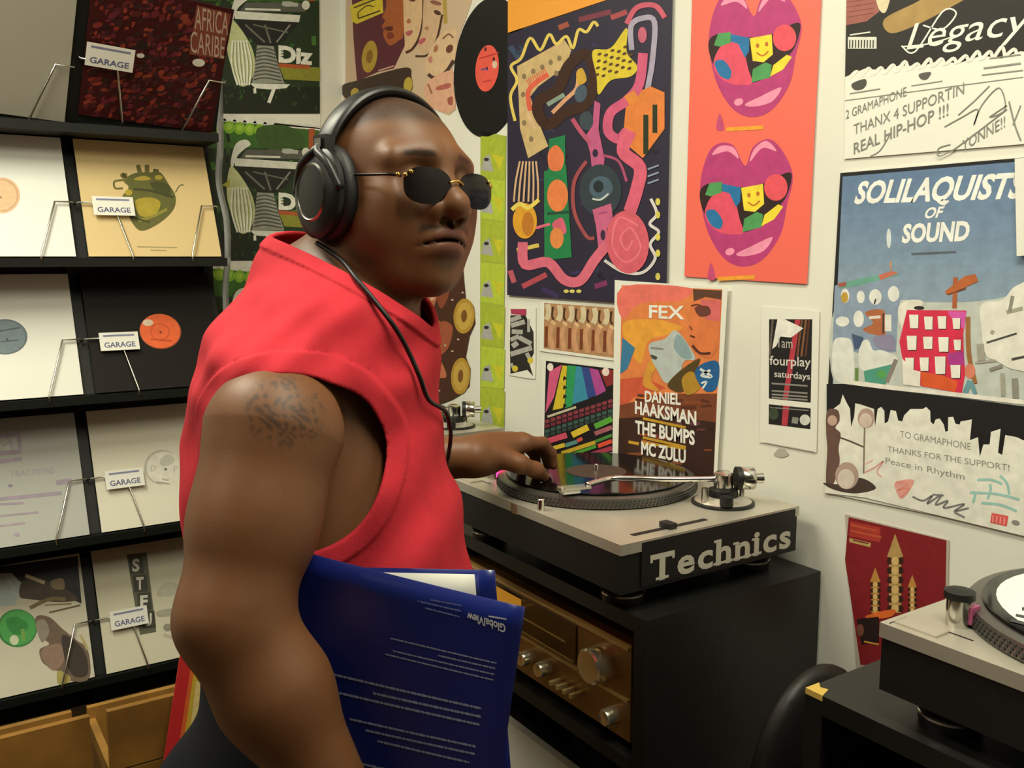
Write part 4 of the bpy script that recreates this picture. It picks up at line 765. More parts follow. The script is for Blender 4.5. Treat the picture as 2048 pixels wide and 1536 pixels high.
m_silver = mat('turntable_silver', '#c2bcae', 0.38, 0.55, noise=0.06, nscale=12)
m_rubber = mat('turntable_black', '#101010', 0.5)
m_plat = mat('platter_metal', '#77756f', 0.35, 0.8)
m_dot = mat('platter_dots', '#2f2f2e', 0.5)
m_bright = mat('bright_metal', '#d9d7cf', 0.18, 1.0)
m_redlight = mat('strobe_glow', '#ff3a6a', 0.3, emit='#ff2a70', estr=6.0)
def turntable(loc, label, lit=True, name_plate=False):
    r = empty('turntable', loc, -math.pi/2); tag(r, label, 'turntable', 'turntables along the right wall')
    hx, hy = 0.2265, 0.1765
    box('base', (-hx+0.002, -hy+0.002, 0.030), (hx-0.002, hy-0.002, 0.085), m_rubber, r, 0.004)
    box('plinth', (-hx, -hy, 0.085), (hx, hy, 0.100), m_silver, r, 0.003)
    for sx in (-1, 1):
        for sy in (-1, 1):
            f = lathe('foot', [(0.0, 0.0), (0.029, 0.0), (0.030, 0.004), (0.030, 0.016), (0.024, 0.017), (0.024, 0.031), (0.0, 0.031)], m_rubber, r, (sx*0.175, sy*0.128, 0), 32)
            lathe('foot_ring', [(0.0302, 0.0105), (0.0312, 0.0115), (0.0312, 0.014), (0.0302, 0.015), (0.0302, 0.0105)], m_bright, f, (sx*0.175, sy*0.128, 0), 32)
    sp = (-0.054, 0.006)
    # platter with rows of strobe dots on a bevelled rim
    lathe('platter', [(0, 0.100), (0.160, 0.100), (0.166, 0.102), (0.165, 0.110), (0.163, 0.1165), (0.158, 0.118), (0, 0.118)], m_plat, r, (*sp, 0), 96)
    bm = bmesh.new()
    for row, (rr, z) in enumerate(((0.1660, 0.1045), (0.1655, 0.1085), (0.1645, 0.1125))):
        n = 150
        for i in range(n):
            a = 2*math.pi*(i+0.3*row)/n; M = Matrix.Translation((sp[0], sp[1], 0)) @ Matrix.Rotation(a, 4, 'Z'); add_box(bm, (rr-0.001, -0.0016, z-0.0012), (rr+0.0008, 0.0016, z+0.0012), M)
    tag(bm_obj('strobe_dots', bm, m_dot, r), kind='stuff')
    lathe('slipmat', [(0.0036, 0.118), (0.148, 0.118), (0.148, 0.1195), (0.0036, 0.1195), (0.0036, 0.118)], m_rubber, r, (*sp, 0), 64)
    lathe('spindle', [(0, 0.117), (0.0034, 0.117), (0.0034, 0.132), (0.002, 0.134), (0, 0.134)], m_bright, r, (*sp, 0), 16)
    # strobe tower, start button, target light, pitch fader
    st = lathe('strobe_tower', [(0, 0.099), (0.0115, 0.099), (0.0115, 0.128), (0, 0.128)], m_bright, r, (-0.180, -0.118, 0), 28)
    lathe('power_knob', [(0, 0.128), (0.0145, 0.128), (0.0145, 0.135), (0.012, 0.136), (0, 0.136)], m_rubber, st, (-0.180, -0.118, 0), 28)
    box('strobe_window', (-0.172, -0.118, 0.104), (-0.1660, -0.104, 0.121), m_redlight if lit else mat('strobe_dim', '#c05a8a', 0.3), st, 0.001)
    sb = box('start_button', (-0.216, -0.168, 0.1), (-0.172, -0.146, 0.1025), m_silver, r, 0.001)
    bm = bmesh.new()
    for q in ((( -0.219, -0.1435), (-0.150, -0.1425)), ((-0.219, -0.171), (-0.219, -0.1435))):
        add_box(bm, (min(q[0][0], q[1][0])-0.0006, min(q[0][1], q[1][1])-0.0006, 0.0999), (max(q[0][0], q[1][0])+0.0006, max(q[0][1], q[1][1])+0.0006, 0.1004))
    bm_obj('button_groove', bm, m_rubber, r)
    lathe('target_light', [(0, 0.1), (0.0055, 0.1), (0.0055, 0.117), (0.004, 0.1185), (0, 0.1185)], m_bright, r, (0.030, -0.166, 0), 20)
    box('pitch_slot', (0.196, -0.135, 0.0998), (0.205, 0.005, 0.1006), m_rubber, r); box('pitch_fader', (0.190, -0.076, 0.1), (0.211, -0.062, 0.108), m_rubber, r, 0.0015)
    # tonearm
    pv = (0.150, 0.092)
    ab = lathe('arm_base', [(0, 0.100), (0.048, 0.100), (0.048, 0.1035), (0.044, 0.105), (0.024, 0.106), (0.022, 0.122), (0.014, 0.124), (0, 0.124)], m_rubber, r, (*pv, 0), 48)
    lathe('height_ring', [(0.0445, 0.1045), (0.030, 0.112), (0.0, 0.112)], m_silver, ab, (*pv, 0), 48)
    lathe('gimbal', [(0, 0.120), (0.013, 0.120), (0.015, 0.128), (0.015, 0.146), (0.010, 0.150), (0, 0.150)], m_bright, r, (*pv, 0), 32)
    hs = np.array((0.036, -0.088)); pvv = np.array(pv); dv = hs-pvv; L = np.linalg.norm(dv); u = dv/L; nn = np.array((-u[1], u[0]))
    def A(s, off, z): q = pvv+u*s*L+nn*off; return (q[0], q[1], z)
    tube('arm_tube', [A(-0.06, 0, 0.139), A(0.15, 0.0, 0.138), A(0.45, -0.004, 0.137), A(0.66, -0.015, 0.136), A(0.80, -0.018, 0.135), A(0.92, -0.004, 0.133), A(0.99, 0.006, 0.131)], 0.0046, m_bright, r, 12, 5)
    ang = math.atan2(u[1], u[0])+0.35; M = Matrix.Translation((*A(1.02, 0.010, 0.1275),)) @ Matrix.Rotation(ang, 4, 'Z')
    bm = bmesh.new(); add_box(bm, (-0.010, -0.009, 0), (0.040, 0.009, 0.004), M); hsh = bm_obj('headshell', bm, m_bright, r, bevel=0.001)
    bm = bmesh.new(); add_box(bm, (0.008, -0.008, -0.0055), (0.036, 0.008, 0), M); bm_obj('cartridge', bm, mat('cartridge_white', '#d5d3c8', 0.4), hsh, bevel=0.0008)
    bm = bmesh.new(); add_tube(bm, [M @ Vector(q) for q in ((0.034, 0.008, 0.003), (0.040, 0.018, 0.006), (0.046, 0.024, 0.010))], 0.0014, 8); bm_obj('finger_lift', bm, m_bright, hsh, smooth=True)
    Mw = Matrix.Translation(A(-0.07, 0, 0.139)) @ Matrix.Rotation(math.atan2(-u[1], -u[0]), 4, 'Z') @ Matrix.Rotation(math.pi/2, 4, 'Y')
    cw = bmesh.new(); add_lathe(cw, [(0, 0.012), (0.0165, 0.012), (0.0175, 0.014), (0.0175, 0.030), (0.0165, 0.032), (0, 0.032)], seg=36, M=Mw); w = bm_obj('counterweight', cw, m_bright, r, smooth=True); shade_auto(w)
    cw = bmesh.new(); add_lathe(cw, [(0, 0.004), (0.0180, 0.004), (0.0180, 0.0115), (0, 0.0115)], seg=36, M=Mw); w2 = bm_obj('weight_dial', cw, m_rubber, w, smooth=True); shade_auto(w2)
    cw = bmesh.new(); add_lathe(cw, [(0, 0.0325), (0.008, 0.0325), (0.008, 0.046), (0, 0.046)], seg=24, M=Mw); w3 = bm_obj('arm_end', cw, m_bright, w, smooth=True); shade_auto(w3)
    lathe('anti_skate_dial', [(0, 0.106), (0.010, 0.106), (0.010, 0.120), (0, 0.120)], m_rubber, r, (pv[0]+0.030, pv[1]-0.024, 0), 24)
    lathe('arm_lock', [(0, 0.106), (0.006, 0.106), (0.006, 0.128), (0, 0.128)], m_bright, r, (pv[0]-0.002, pv[1]-0.036, 0), 20)
    lathe('cue_lever', [(0, 0.106), (0.004, 0.106), (0.004, 0.135), (0, 0.135)], m_bright, r, (pv[0]+0.02, pv[1]+0.02, 0), 16)
    if name_plate:
        # Technics sticker on the right side
        pen = 0.0; allv = []; allf = []; barf = []
        for chh in 'Technics':           # slab serif letters
            v, f = text_mesh(chh, 0.028); xs = [a for a, b in v]; ys = [b for a, b in v]; x0, x1, y1 = min(xs), max(xs), max(ys); o0 = len(allv)
            kx = 1.0; allv += [(pen+(a-x0)*kx, b) for a, b in v]; allf += [[o0+i for i in t] for t in f]; w_ = (x1-x0)*kx; st = 0.15; sl = 0.075; ex = 0.07; bars = []
            if chh == 'T': bars = [(w_/2-st/2-ex*1.3, w_/2+st/2+ex*1.3, 0, sl), (0, 0.06, 0.50, 0.69), (w_-0.06, w_, 0.50, 0.69)]
            if chh in 'hn': bars = [(-ex, st+ex, 0, sl), (w_-st-ex, w_+ex, 0, sl), (-ex, st*0.6, y1-sl if chh == 'h' else 0.45, y1 if chh == 'h' else 0.52)]
            if chh == 'i': bars = [(-ex, w_+ex, 0, sl), (-ex, w_*0.6, 0.44, 0.51)]
            for a, b, c, d in bars:
                o0 = len(allv); allv += [(pen+a, c), (pen+b, c), (pen+b, d), (pen+a, d)]; allf.append([o0, o0+1, o0+2, o0+3]); barf.append(allf[-1])
            pen += w_+(0.12 if chh in 'hni' else 0.085)
        q = [(hx+0.0006+0.00005*(k % 7), -0.125+a/pen*0.290, 0.040+(b/0.69)*0.036) for k, (a, b) in enumerate(allv)]; f = allf; nbar = {i for t in barf for i in t}
        q = [(hx+(0.0010 if k in nbar else 0.0007), b_, c_) for k, (a_, b_, c_) in enumerate(q)]
        me = bpy.data.meshes.new('side_lettering'); me.from_pydata(q, [], f); tag(link('side_lettering', me, mat('letter_silver', '#c9c4b4', 0.45), r), 'large silver maker lettering')
        bm = bmesh.new(); add_box(bm, (hx-0.002, -0.14, 0.036), (hx+0.0003, 0.168, 0.097)); bm_obj('side_sticker', bm, m_rubber, r)
        bm = bmesh.new(); add_box(bm, (-0.035, -hy-0.0006, 0.0835), (-0.018, -hy+0.0015, 0.099)); bm_obj('front_sticker', bm, mat('worn_sticker', '#9a7a5a', 0.6), r)
    return r, (loc[0]+sp[1], loc[1]-sp[0], loc[2]+0.1198)
t1, s1 = turntable((0.945, 1.128, Z1), 'silver turntable with large side lettering, under the hand', True, True)
t2, s2 = turntable((0.925, 1.922, Z1), 'silver turntable near the corner, behind the person')
t3, s3 = turntable((0.9685, 0.306, Z3), 'silver turntable holding a white-labelled record, on the chipped cabinet', False)
def lp(pos, m_label, label, label_r=0.05):
    r = empty('vinyl_record', pos); tag(r, label, 'vinyl record'); vinyl_disc(r, None, 0.151, m_label, label_r); return r
lp(s1, mat('label_dark', '#3a2a22', 0.5), 'black vinyl record on the turntable under the hand')
r3 = lp(s3, mat('label_bigwhite', '#e2e2da', 0.5), 'record with an oversized white printed label', 0.138)
P3 = Plane((s3[0], s3[1], s3[2]+0.0022), (0, -1, 0), (1, 0, 0))
p = Print(P3, 0.00004, 0.0003).crop(1680, 1020, 0.2475)
for a, b, w in (((1420, 850), (1560, 880), 22), ((1380, 890), (1560, 935), 24), ((1470, 800), (1560, 800), 26), ((1600, 830), (1700, 870), 24)): p.line('#3a3c40', [a, b], w, 0)
pp = p.build(r3, 'label_print'); pp.matrix_local = r3.matrix_basis.inverted() @ P3.matrix()

# ---------------- receiver on the cabinet shelf
m_bronze = mat('receiver_bronze', '#9a7440', 0.28, 0.35, noise=0.15, nscale=18); m_gold = mat('receiver_gold', '#d8c184', 0.25, 0.6); m_knob = mat('receiver_knob', '#e6dfc4', 0.18, 0.9); m_dial = mat('dial_glass', '#3a2414', 0.12, 0.0, coat=1.0)
m_woodcase = mat('receiver_case', '#5a3a1e', 0.4, noise=0.3)
rz0 = Z1-0.21; rc_ = empty('stereo_receiver', (0.96, 1.155, rz0)); tag(rc_, 'bronze faced stereo receiver with metal knobs on the cabinet shelf', 'receiver')
def rb(name, x0, x1, y0, y1, z0, z1, m, parent=None, bevel=0.001):   # world-ish: x depth, y along the wall, z above shelf
    return box(name, (x0-0.96, y0-1.155, z0), (x1-0.96, y1-1.155, z1), m, parent or rc_, bevel)
rb('case', 0.825, 1.10, 0.93, 1.38, 0.012, 0.15, m_woodcase); fp = rb('front_panel', 0.808, 0.826, 0.922, 1.388, 0.012, 0.155, m_bronze, bevel=0.003)
for y in (0.97, 1.33):
    for x in (0.86, 1.06): rb('foot', x, x+0.03, y, y+0.03, 0, 0.013, m_rubber)
dg = rb('tuning_dial', 0.8055, 0.809, 1.045, 1.37, 0.080, 0.140, m_dial)
rb('dial_scale', 0.8048, 0.8058, 1.07, 1.35, 0.106, 0.109, m_gold, dg, 0); rb('dial_scale', 0.8048, 0.8058, 1.05, 1.36, 0.082, 0.0845, m_gold, dg, 0); rb('signal_meter', 0.8046, 0.8057, 1.19, 1.28, 0.112, 0.136, mat('meter_gold', '#b58a3a', 0.3, emit='#c08020', estr=0.5), dg, 0)
rb('trim_strip', 0.8045, 0.809, 0.925, 1.385, 0.146, 0.150, m_gold, None, 0); rb('trim_strip', 0.8045, 0.809, 0.925, 1.04, 0.070, 0.074, m_gold, None, 0); rb('trim_strip', 0.8045, 0.809, 1.0, 1.385, 0.0725, 0.0765, m_gold, None, 0)
def knob(y, z, rad, dep):
    M = Matrix.Translation((0.8085-0.96, y-1.155, z)) @ Matrix.Rotation(-math.pi/2, 4, 'Y'); bm = bmesh.new(); add_lathe(bm, [(0, 0), (rad, 0), (rad*0.96, dep*0.9), (rad*0.85, dep), (rad*0.4, dep*0.97), (0, dep*0.97)], seg=32, M=M); k = bm_obj('knob', bm, m_knob, rc_, smooth=True); shade_auto(k)
knob(0.985, 0.106, 0.027, 0.028); knob(0.955, 0.040, 0.0125, 0.022); knob(1.118, 0.048, 0.012, 0.022); knob(1.165, 0.048, 0.012, 0.022); knob(1.30, 0.048, 0.012, 0.022); knob(1.35, 0.048, 0.012, 0.022)
for i, y in enumerate((1.035, 1.052, 1.069, 1.086)): rb('lever_switch', 0.788, 0.809, y-0.003, y+0.003, 0.036, 0.042, m_gold)
# white record box leaning in the lower shelf
o = None
pa, pb = np.array((0.802, 1.03)), np.array((0.802, 1.22))
lw = empty('record_sleeve', (0.83, 1.12, Z1-0.62)); tag(lw, 'white record sleeve with a red corner on the shelf below the receiver', 'record sleeve')
box('card', (-0.02, -0.12, 0.0), (-0.006, 0.19, 0.315), mat('sleeve_white2', '#cfcbc0', 0.5), lw, 0.001); box('red_corner', (-0.0206, -0.12, 0.24), (-0.0201, -0.09, 0.30), mat('label_red', '#c8452e', 0.5), lw)
bm = bmesh.new(); add_box(bm, (0.0, -0.12, 0.0), (0.014, 0.19, 0.315)); o = bm_obj('record_sleeve', bm, mat('sleeve_black2', '#1c1a18', 0.4), None, Matrix.Translation((0.83, 1.12, Z1-0.62))); tag(o, 'black record sleeve behind the white sleeve below the receiver', 'record sleeve')

# ---------------- black chair between the cabinets
ch = empty('chair', (0.93, 0.735, 0)); tag(ch, 'black padded chair with a rounded back between two cabinets', 'chair')
m_pad = mat('chair_vinyl', '#171513', 0.5, bump=0.15); m_leg = mat('chair_metal', '#2c2a28', 0.35, 0.8)
bm = bmesh.new(); bmesh.ops.create_uvsphere(bm, u_segments=32, v_segments=20, radius=1.0)
for v in bm.verts:
    x, y, z = v.co; v.co = Vector((x*0.115, math.copysign(abs(y)**0.8, y)*0.03, math.copysign(abs(z)**0.75, z)*0.2))
bm.transform(Matrix.Translation((0.03, 0.005, 0.775)) @ Matrix.Rotation(0.05, 4, 'X')); bm_obj('backrest', bm, m_pad, ch, smooth=True)
bm = bmesh.new(); add_box(bm, (-0.16, -0.085, 0.43), (0.17, 0.095, 0.48)); bm_obj('seat', bm, m_pad, ch, bevel=0.015)
for x in (-0.14, 0.14):
    for y in (-0.07, 0.075): tube('leg', [(x, y, 0), (x*0.95, y, 0.44)], 0.010, m_leg, ch)
    tube('back_stay', [(x*0.6, 0.03, 0.45), (x*0.6, 0.012, 0.72)], 0.009, m_leg, ch)
# ================================================================== the person
f32 = np.float32
def V3(*a): return np.array(a, f32)
def rcone(P, a, b, r1, r2):
    a = np.asarray(a, f32); ba = np.asarray(b, f32)-a
    pa = P-a; t = np.clip((pa@ba)/f32(ba@ba), 0, 1)
    return np.sqrt(((pa-t[:, None]*ba)**2).sum(1))-(f32(r1)+t*f32(r2-r1))
def ball(P, c, r): return np.sqrt(((P-np.asarray(c, f32))**2).sum(1))-f32(r)
def ellip(P, c, R):
    q = (P-np.asarray(c, f32)); R = np.asarray(R, f32)
    k0 = np.sqrt(((q/R)**2).sum(1)); k1 = np.sqrt(((q/(R*R))**2).sum(1))+f32(1e-9)
    return k0*(k0-1)/k1
def smin(a, b, k): 
    h = np.maximum(f32(k)-np.abs(a-b), 0)/f32(k); return np.minimum(a, b)-h*h*f32(k*0.25)
def smax(a, b, k): return -smin(-a, -b, k)
def sstep(a, b, x): t = np.clip((x-a)/(b-a), 0, 1); return t*t*(3-2*t)

def mesh_sdf(fn, lo, hi, h, batch=220000):
    """surface of fn = 0 as quads (surface nets), only looking near the surface"""
    lo = np.array(lo, float); B = 8
    nb = np.ceil((np.array(hi)-lo)/(B*h)).astype(int); n = nb*B
    ax = [lo[i]+(np.arange(nb[i])*B+(B-1)/2)*h for i in range(3)]
    G = np.stack(np.meshgrid(*ax, indexing='ij'), -1).reshape(-1, 3).astype(f32)
    dc = np.concatenate([fn(G[i:i+batch]) for i in range(0, len(G), batch)]).reshape(nb)
    Vv = np.repeat(np.repeat(np.repeat(dc.astype(f32), B, 0), B, 1), B, 2)
    act = np.argwhere(np.abs(dc) < 9.5*h)
    loc = np.stack(np.meshgrid(*[np.arange(B)]*3, indexing='ij'), -1).reshape(-1, 3)
    per = max(1, batch//512)
    for i in range(0, len(act), per):
        ix = (act[i:i+per, None, :]*B+loc[None]).reshape(-1, 3)
        Vv[ix[:, 0], ix[:, 1], ix[:, 2]] = fn((lo+ix*h).astype(f32))
    ins = Vv < 0
    cnt = np.zeros(tuple(n-1), np.uint8); off = [(i, j, k) for i in (0, 1) for j in (0, 1) for k in (0, 1)]
    sl = lambda o: tuple(slice(o[d], n[d]-1+o[d]) for d in range(3))
    for o in off: cnt += ins[sl(o)]
    cells = np.argwhere((cnt > 0) & (cnt < 8)); idx = -np.ones(tuple(n-1), np.int32); idx[tuple(cells.T)] = np.arange(len(cells))
    val = {o: Vv[cells[:, 0]+o[0], cells[:, 1]+o[1], cells[:, 2]+o[2]] for o in off}
    acc = np.zeros((len(cells), 3)); num = np.zeros(len(cells))
    for o in off:
        for d in range(3):
            if o[d]: continue
            o2 = list(o); o2[d] = 1; o2 = tuple(o2); a, b = val[o], val[o2]; m = (a < 0) != (b < 0)
            t = np.where(m, a/(a-b+1e-12), 0); pt = np.array(o, float)[None].repeat(len(cells), 0); pt[:, d] += t
            acc += pt*m[:, None]; num += m
    vert = lo+(cells+acc/num[:, None])*h
    quads = []
    for d in range(3):
        u, v = (d+1) % 3, (d+2) % 3
        s0 = [slice(None)]*3; s1 = [slice(None)]*3; s0[d] = slice(0, n[d]-1); s1[d] = slice(1, n[d])
        e = np.argwhere(ins[tuple(s0)] != ins[tuple(s1)]); e = e[(e[:, u] > 0) & (e[:, v] > 0) & (e[:, u] < n[u]-1) & (e[:, v] < n[v]-1)]
        c = []
        for du, dv in ((-1, -1), (0, -1), (0, 0), (-1, 0)):
            q = e.copy(); q[:, u] += du; q[:, v] += dv; c.append(idx[q[:, 0], q[:, 1], q[:, 2]])
        q = np.stack(c, 1); flip = ~ins[e[:, 0], e[:, 1], e[:, 2]]; q[flip] = q[flip][:, ::-1]; quads.append(q)
    quads = np.concatenate(quads); quads = quads[(quads >= 0).all(1)]
    for _ in range(2):       # pull onto the true surface
        p = vert.astype(f32); d0 = np.concatenate([fn(p[i:i+batch]) for i in range(0, len(p), batch)]); g = np.zeros_like(vert); ep = 0.0008
        for a in range(3):
            q = p.copy(); q[:, a] += ep; g[:, a] = (np.concatenate([fn(q[i:i+batch]) for i in range(0, len(p), batch)])-d0)/ep
        gl = (g*g).sum(1)+1e-6; st = d0[:, None]*g/np.maximum(gl, 0.3)[:, None]; ln = np.sqrt((st*st).sum(1, keepdims=True)); st *= np.minimum(1, 0.6*h/(ln+1e-9)); vert = vert-st
    return vert, quads
def sdf_obj(name, vert, quads, m, parent, colors=None, origin=(0, 0, 0)):
    me = bpy.data.meshes.new(name); v = np.ascontiguousarray(vert-np.array(origin), f32)
    me.vertices.add(len(v)); me.vertices.foreach_set('co', v.ravel()); nq = len(quads)
    me.loops.add(nq*4); me.loops.foreach_set('vertex_index', np.ascontiguousarray(quads, np.int32).ravel())
    me.polygons.add(nq); me.polygons.foreach_set('loop_start', np.arange(0, nq*4, 4, dtype=np.int32)); me.polygons.foreach_set('loop_total', np.full(nq, 4, np.int32))
    me.polygons.foreach_set('use_smooth', np.ones(nq, bool)); me.update(); me.validate()
    if colors is not None:
        ca = me.color_attributes.new('Col', 'FLOAT_COLOR', 'POINT'); c4 = np.ones((len(v), 4), f32); c4[:, :3] = colors; ca.data.foreach_set('color', c4.ravel())
    return link(name, me, m, parent)

# ---- body frame: front, left, up
C0 = np.array((0.412, 1.026)); hh = C0/np.linalg.norm(C0); rr = np.array((hh[1], -hh[0]))
BT = math.radians(15); E1 = math.cos(BT)*rr-math.sin(BT)*hh; E2 = np.array((-E1[1], E1[0]))
def Bp(a, b, z): q = C0+a*E1+b*E2; return np.array((q[0], q[1], 1.5+z))
ROWS_T = [(470, 735, 0.050, 0.055), (520, 715, 0.062, 0.066), (560, 690, 0.080, 0.090), (600, 670, 0.098, 0.122), (650, 648, 0.116, 0.148), (720, 637, 0.130, 0.162), (850, 635, 0.145, 0.168), (1000, 652, 0.155, 0.170), (1150, 672, 0.163, 0.172), (1300, 700, 0.156, 0.174), (1450, 690, 0.158, 0.176), (1600, 650, 0.165, 0.176), (1750, 640, 0.16, 0.17), (1900, 640, 0.13, 0.16)]
TZ = []; TC = []; TA = []; TB = []
for py, cx_, a_, b_ in ROWS_T:
    w = W(cx_, py, 1.1); TZ.append(w[2]); TC.append(w[:2]); TA.append(a_); TB.append(b_)
o_ = np.argsort(TZ); TZ = np.array(TZ)[o_]; TC = np.array(TC)[o_]; TA = np.array(TA)[o_]; TB = np.array(TB)[o_]
zz = np.linspace(TZ[0], TZ[-1], 240)
def dense(a):
    v = np.interp(zz, TZ, a); k = np.hanning(19); k /= k.sum(); return np.convolve(np.pad(v, 9, 'edge'), k, 'valid')
DX, DY, DA, DB = dense(TC[:, 0]), dense(TC[:, 1]), dense(TA), dense(TB)
def torso_local(P):
    z = P[:, 2]; cx_ = np.interp(z, zz, DX).astype(f32); cy_ = np.interp(z, zz, DY).astype(f32)
    dx, dy = P[:, 0]-cx_, P[:, 1]-cy_
    return dx*f32(E1[0])+dy*f32(E1[1]), dx*f32(E2[0])+dy*f32(E2[1]), z
def loft(P, off):
    u, v, z = torso_local(P); a = np.interp(z, zz, DA).astype(f32)+f32(off); b = np.interp(z, zz, DB).astype(f32)+f32(off)
    q = ((np.abs(u)/a)**2.3+(np.abs(v)/b)**2.3)**f32(1/2.3)
    d = (q-1)*np.minimum(a, b)*0.92
    return np.maximum(d, np.maximum(z-f32(TZ[-1]), f32(TZ[0])-z))

# ---- head frame
H0 = W(785, 380, 1.08); hv = (H0-CAM)[:2]; hv /= np.linalg.norm(hv); hr = np.array((hv[1], -hv[0]))
HY = math.radians(38); hf = -math.cos(HY)*hv+math.sin(HY)*hr
HF = np.array((hf[0], hf[1], 0.0)); HS = np.array((-hf[1], hf[0], 0.0)); HU = np.array((0, 0, 1.0))
tl_ = math.radians(2.5); HU, HS = HU*math.cos(tl_)+HS*math.sin(tl_), HS*math.cos(tl_)-HU*math.sin(tl_)
HM = np.stack((HF, HS, HU)).astype(f32)
def hl(P): return (P-H0.astype(f32))@HM.T
def Hw(f, s, u): return H0+HF*f+HS*s+HU*u
HEADM = Matrix(((HF[0], HS[0], HU[0], H0[0]), (HF[1], HS[1], HU[1], H0[1]), (HF[2], HS[2], HU[2], H0[2]), (0, 0, 0, 1)))
def head_sdf(P):
    q = hl(P); m = q.copy(); m[:, 1] = np.abs(m[:, 1])          # mirrored
    d = ellip(q, (-0.014, 0, 0.024), (0.099, 0.0785, 0.082))
    d = smin(d, ellip(q, (0.026, 0, -0.028), (0.071, 0.063, 0.088)), 0.03)
    d = smin(d, rcone(m, (-0.012, 0.050, -0.050), (0.050, 0.030, -0.092), 0.026, 0.026), 0.03)     # jaw
    d = smin(d, ball(m, (0.046, 0.040, -0.045), 0.034), 0.03)                                        # cheek
    d = smin(d, ball(m, (0.060, 0.044, -0.016), 0.020), 0.025)                                       # cheek bone
    d = smin(d, ball(q, (0.074, 0, -0.098), 0.023), 0.025)                                           # chin
    d = smin(d, ellip(q, (0.070, 0, -0.056), (0.034, 0.038, 0.034)), 0.02)                           # muzzle
    d = smin(d, rcone(m, (0.080, 0.010, 0.030), (0.066, 0.050, 0.026), 0.014, 0.012), 0.018)         # brow
    d = smax(d, -ball(m, (0.098, 0.034, 0.006), 0.019), 0.018)                                       # socket
    lid = ball(m, (0.0705, 0.0325, 0.005), 0.0145)
    slit = np.maximum(np.abs(m[:, 2]-0.004)-0.0038, -(m[:, 0]-0.078)); d = np.minimum(smin(d, lid, 0.006), d+0.02)
    d = smax(d, -slit-0.0, 0.003) if False else d
    ns = rcone(q, (0.088, 0, 0.012), (0.111, 0, -0.020), 0.0095, 0.0135)
    ns = smin(ns, ball(m, (0.098, 0.0185, -0.026), 0.0130), 0.008); ns = smin(ns, ball(q, (0.113, 0, -0.022), 0.0135), 0.008)
    d = smin(d, ns, 0.012)
    d = smax(d, -ellip(m, (0.1035, 0.0110, -0.0390), (0.006, 0.0045, 0.0045)), 0.004)                   # nostril
    ql = q.copy(); ql[:, 2] += 7.0*q[:, 1]**2; ql[:, 0] += 9.0*q[:, 1]**2                          # mouth corners drop and wrap back
    d = smin(d, ellip(ql, (0.0945, 0, -0.0525), (0.0150, 0.0330, 0.0090)), 0.006)                     # upper lip
    d = smin(d, ellip(ql, (0.0920, 0, -0.0665), (0.0165, 0.0300, 0.0110)), 0.006)                     # lower lip
    d = smax(d, -ellip(ql, (0.1080, 0, -0.0592), (0.020, 0.0350, 0.0016)), 0.003)
    d = smax(d, -ellip(q, (0.0985, 0, -0.0440), (0.006, 0.0045, 0.008)), 0.006)                       # philtrum
    ear = ellip(m, (-0.018, 0.080, -0.006), (0.019, 0.010, 0.031)); ear = smax(ear, -ellip(m, (-0.015, 0.090, -0.003), (0.010, 0.007, 0.018)), 0.006)
    return smin(d, ear, 0.008)
NB_ = W(688, 645, 1.10); NT_ = Hw(-0.030, 0, -0.055)
SHR, SHL = W(548, 868, 0.905), Bp(0.0, 0.19, -0.165)
ELR, WRR = W(466, 1235, 0.855), Bp(0.098, -0.278, -0.545)
ELL, WRL = np.array((0.585, 1.40, 1.165)), W(948, 914, 1.42)
LF = np.array((0.968, 0.20, 0.02)); LF /= np.linalg.norm(LF); LT = np.array((LF[1], -LF[0], 0.0)); LT /= np.linalg.norm(LT); LD = np.array((0, 0, -1.0))
def chain(P, pts, rads, k=0.004):
    d = None
    for a, b, r1, r2 in zip(pts, pts[1:], rads, rads[1:]):
        e = rcone(P, a, b, r1, r2); d = e if d is None else smin(d, e, k)
    return d
MCP = WRL+LF*0.088+np.array((0, 0, 0.012))
def hand_left(P):
    d = chain(P, [WRL, WRL+LF*0.03, MCP+LT*0.014], [0.028, 0.027, 0.0135], 0.02)
    d = smin(d, chain(P, [WRL+LF*0.02-LT*0.008, MCP-LT*0.010], [0.024, 0.0125], 0.02), 0.02)
    d = smin(d, rcone(P, WRL+LF*0.025-LT*0.016, MCP-LT*0.030-LF*0.01, 0.02, 0.011), 0.018)
    d = smin(d, rcone(P, WRL+LF*0.02, MCP+LT*0.026-LF*0.004, 0.021, 0.012), 0.018)
    fin = None
    for k, (o, ln, dr) in enumerate(((0.028, 0.95, 0.2), (0.008, 1.06, 0.0), (-0.012, 1.0, -0.1), (-0.031, 0.82, -0.2))):
        b0 = MCP+LT*o-LF*(0.004 if k in (0, 3) else 0)+(0, 0, -0.003*k)
        p1 = b0+LF*0.040*ln+LT*dr*0.01+LD*(0.006+0.002*k); p2 = p1+LF*0.021*ln+LD*0.020; p3 = p2+LF*0.006*ln+LD*0.0205
        p3[2] = max(p3[2], 1.5-0.353+0.0075)
        e = chain(P, [b0, p1, p2, p3], [0.0115, 0.0100, 0.0090, 0.0076]); fin = e if fin is None else np.minimum(fin, e)
    th0 = WRL+LF*0.026+LT*0.020; th1 = WRL+LF*0.055+LT*0.044+LD*0.014; th2 = th1+LF*0.030+LT*0.006+LD*0.014; th3 = th2+LF*0.020-LT*0.002+LD*0.016; th3[2] = max(th3[2], 1.5-0.353+0.009)
    fin = np.minimum(fin, chain(P, [th0, th1, th2, th3], [0.019, 0.0135, 0.0115, 0.0092], 0.01))
    return smin(d, fin, 0.007)
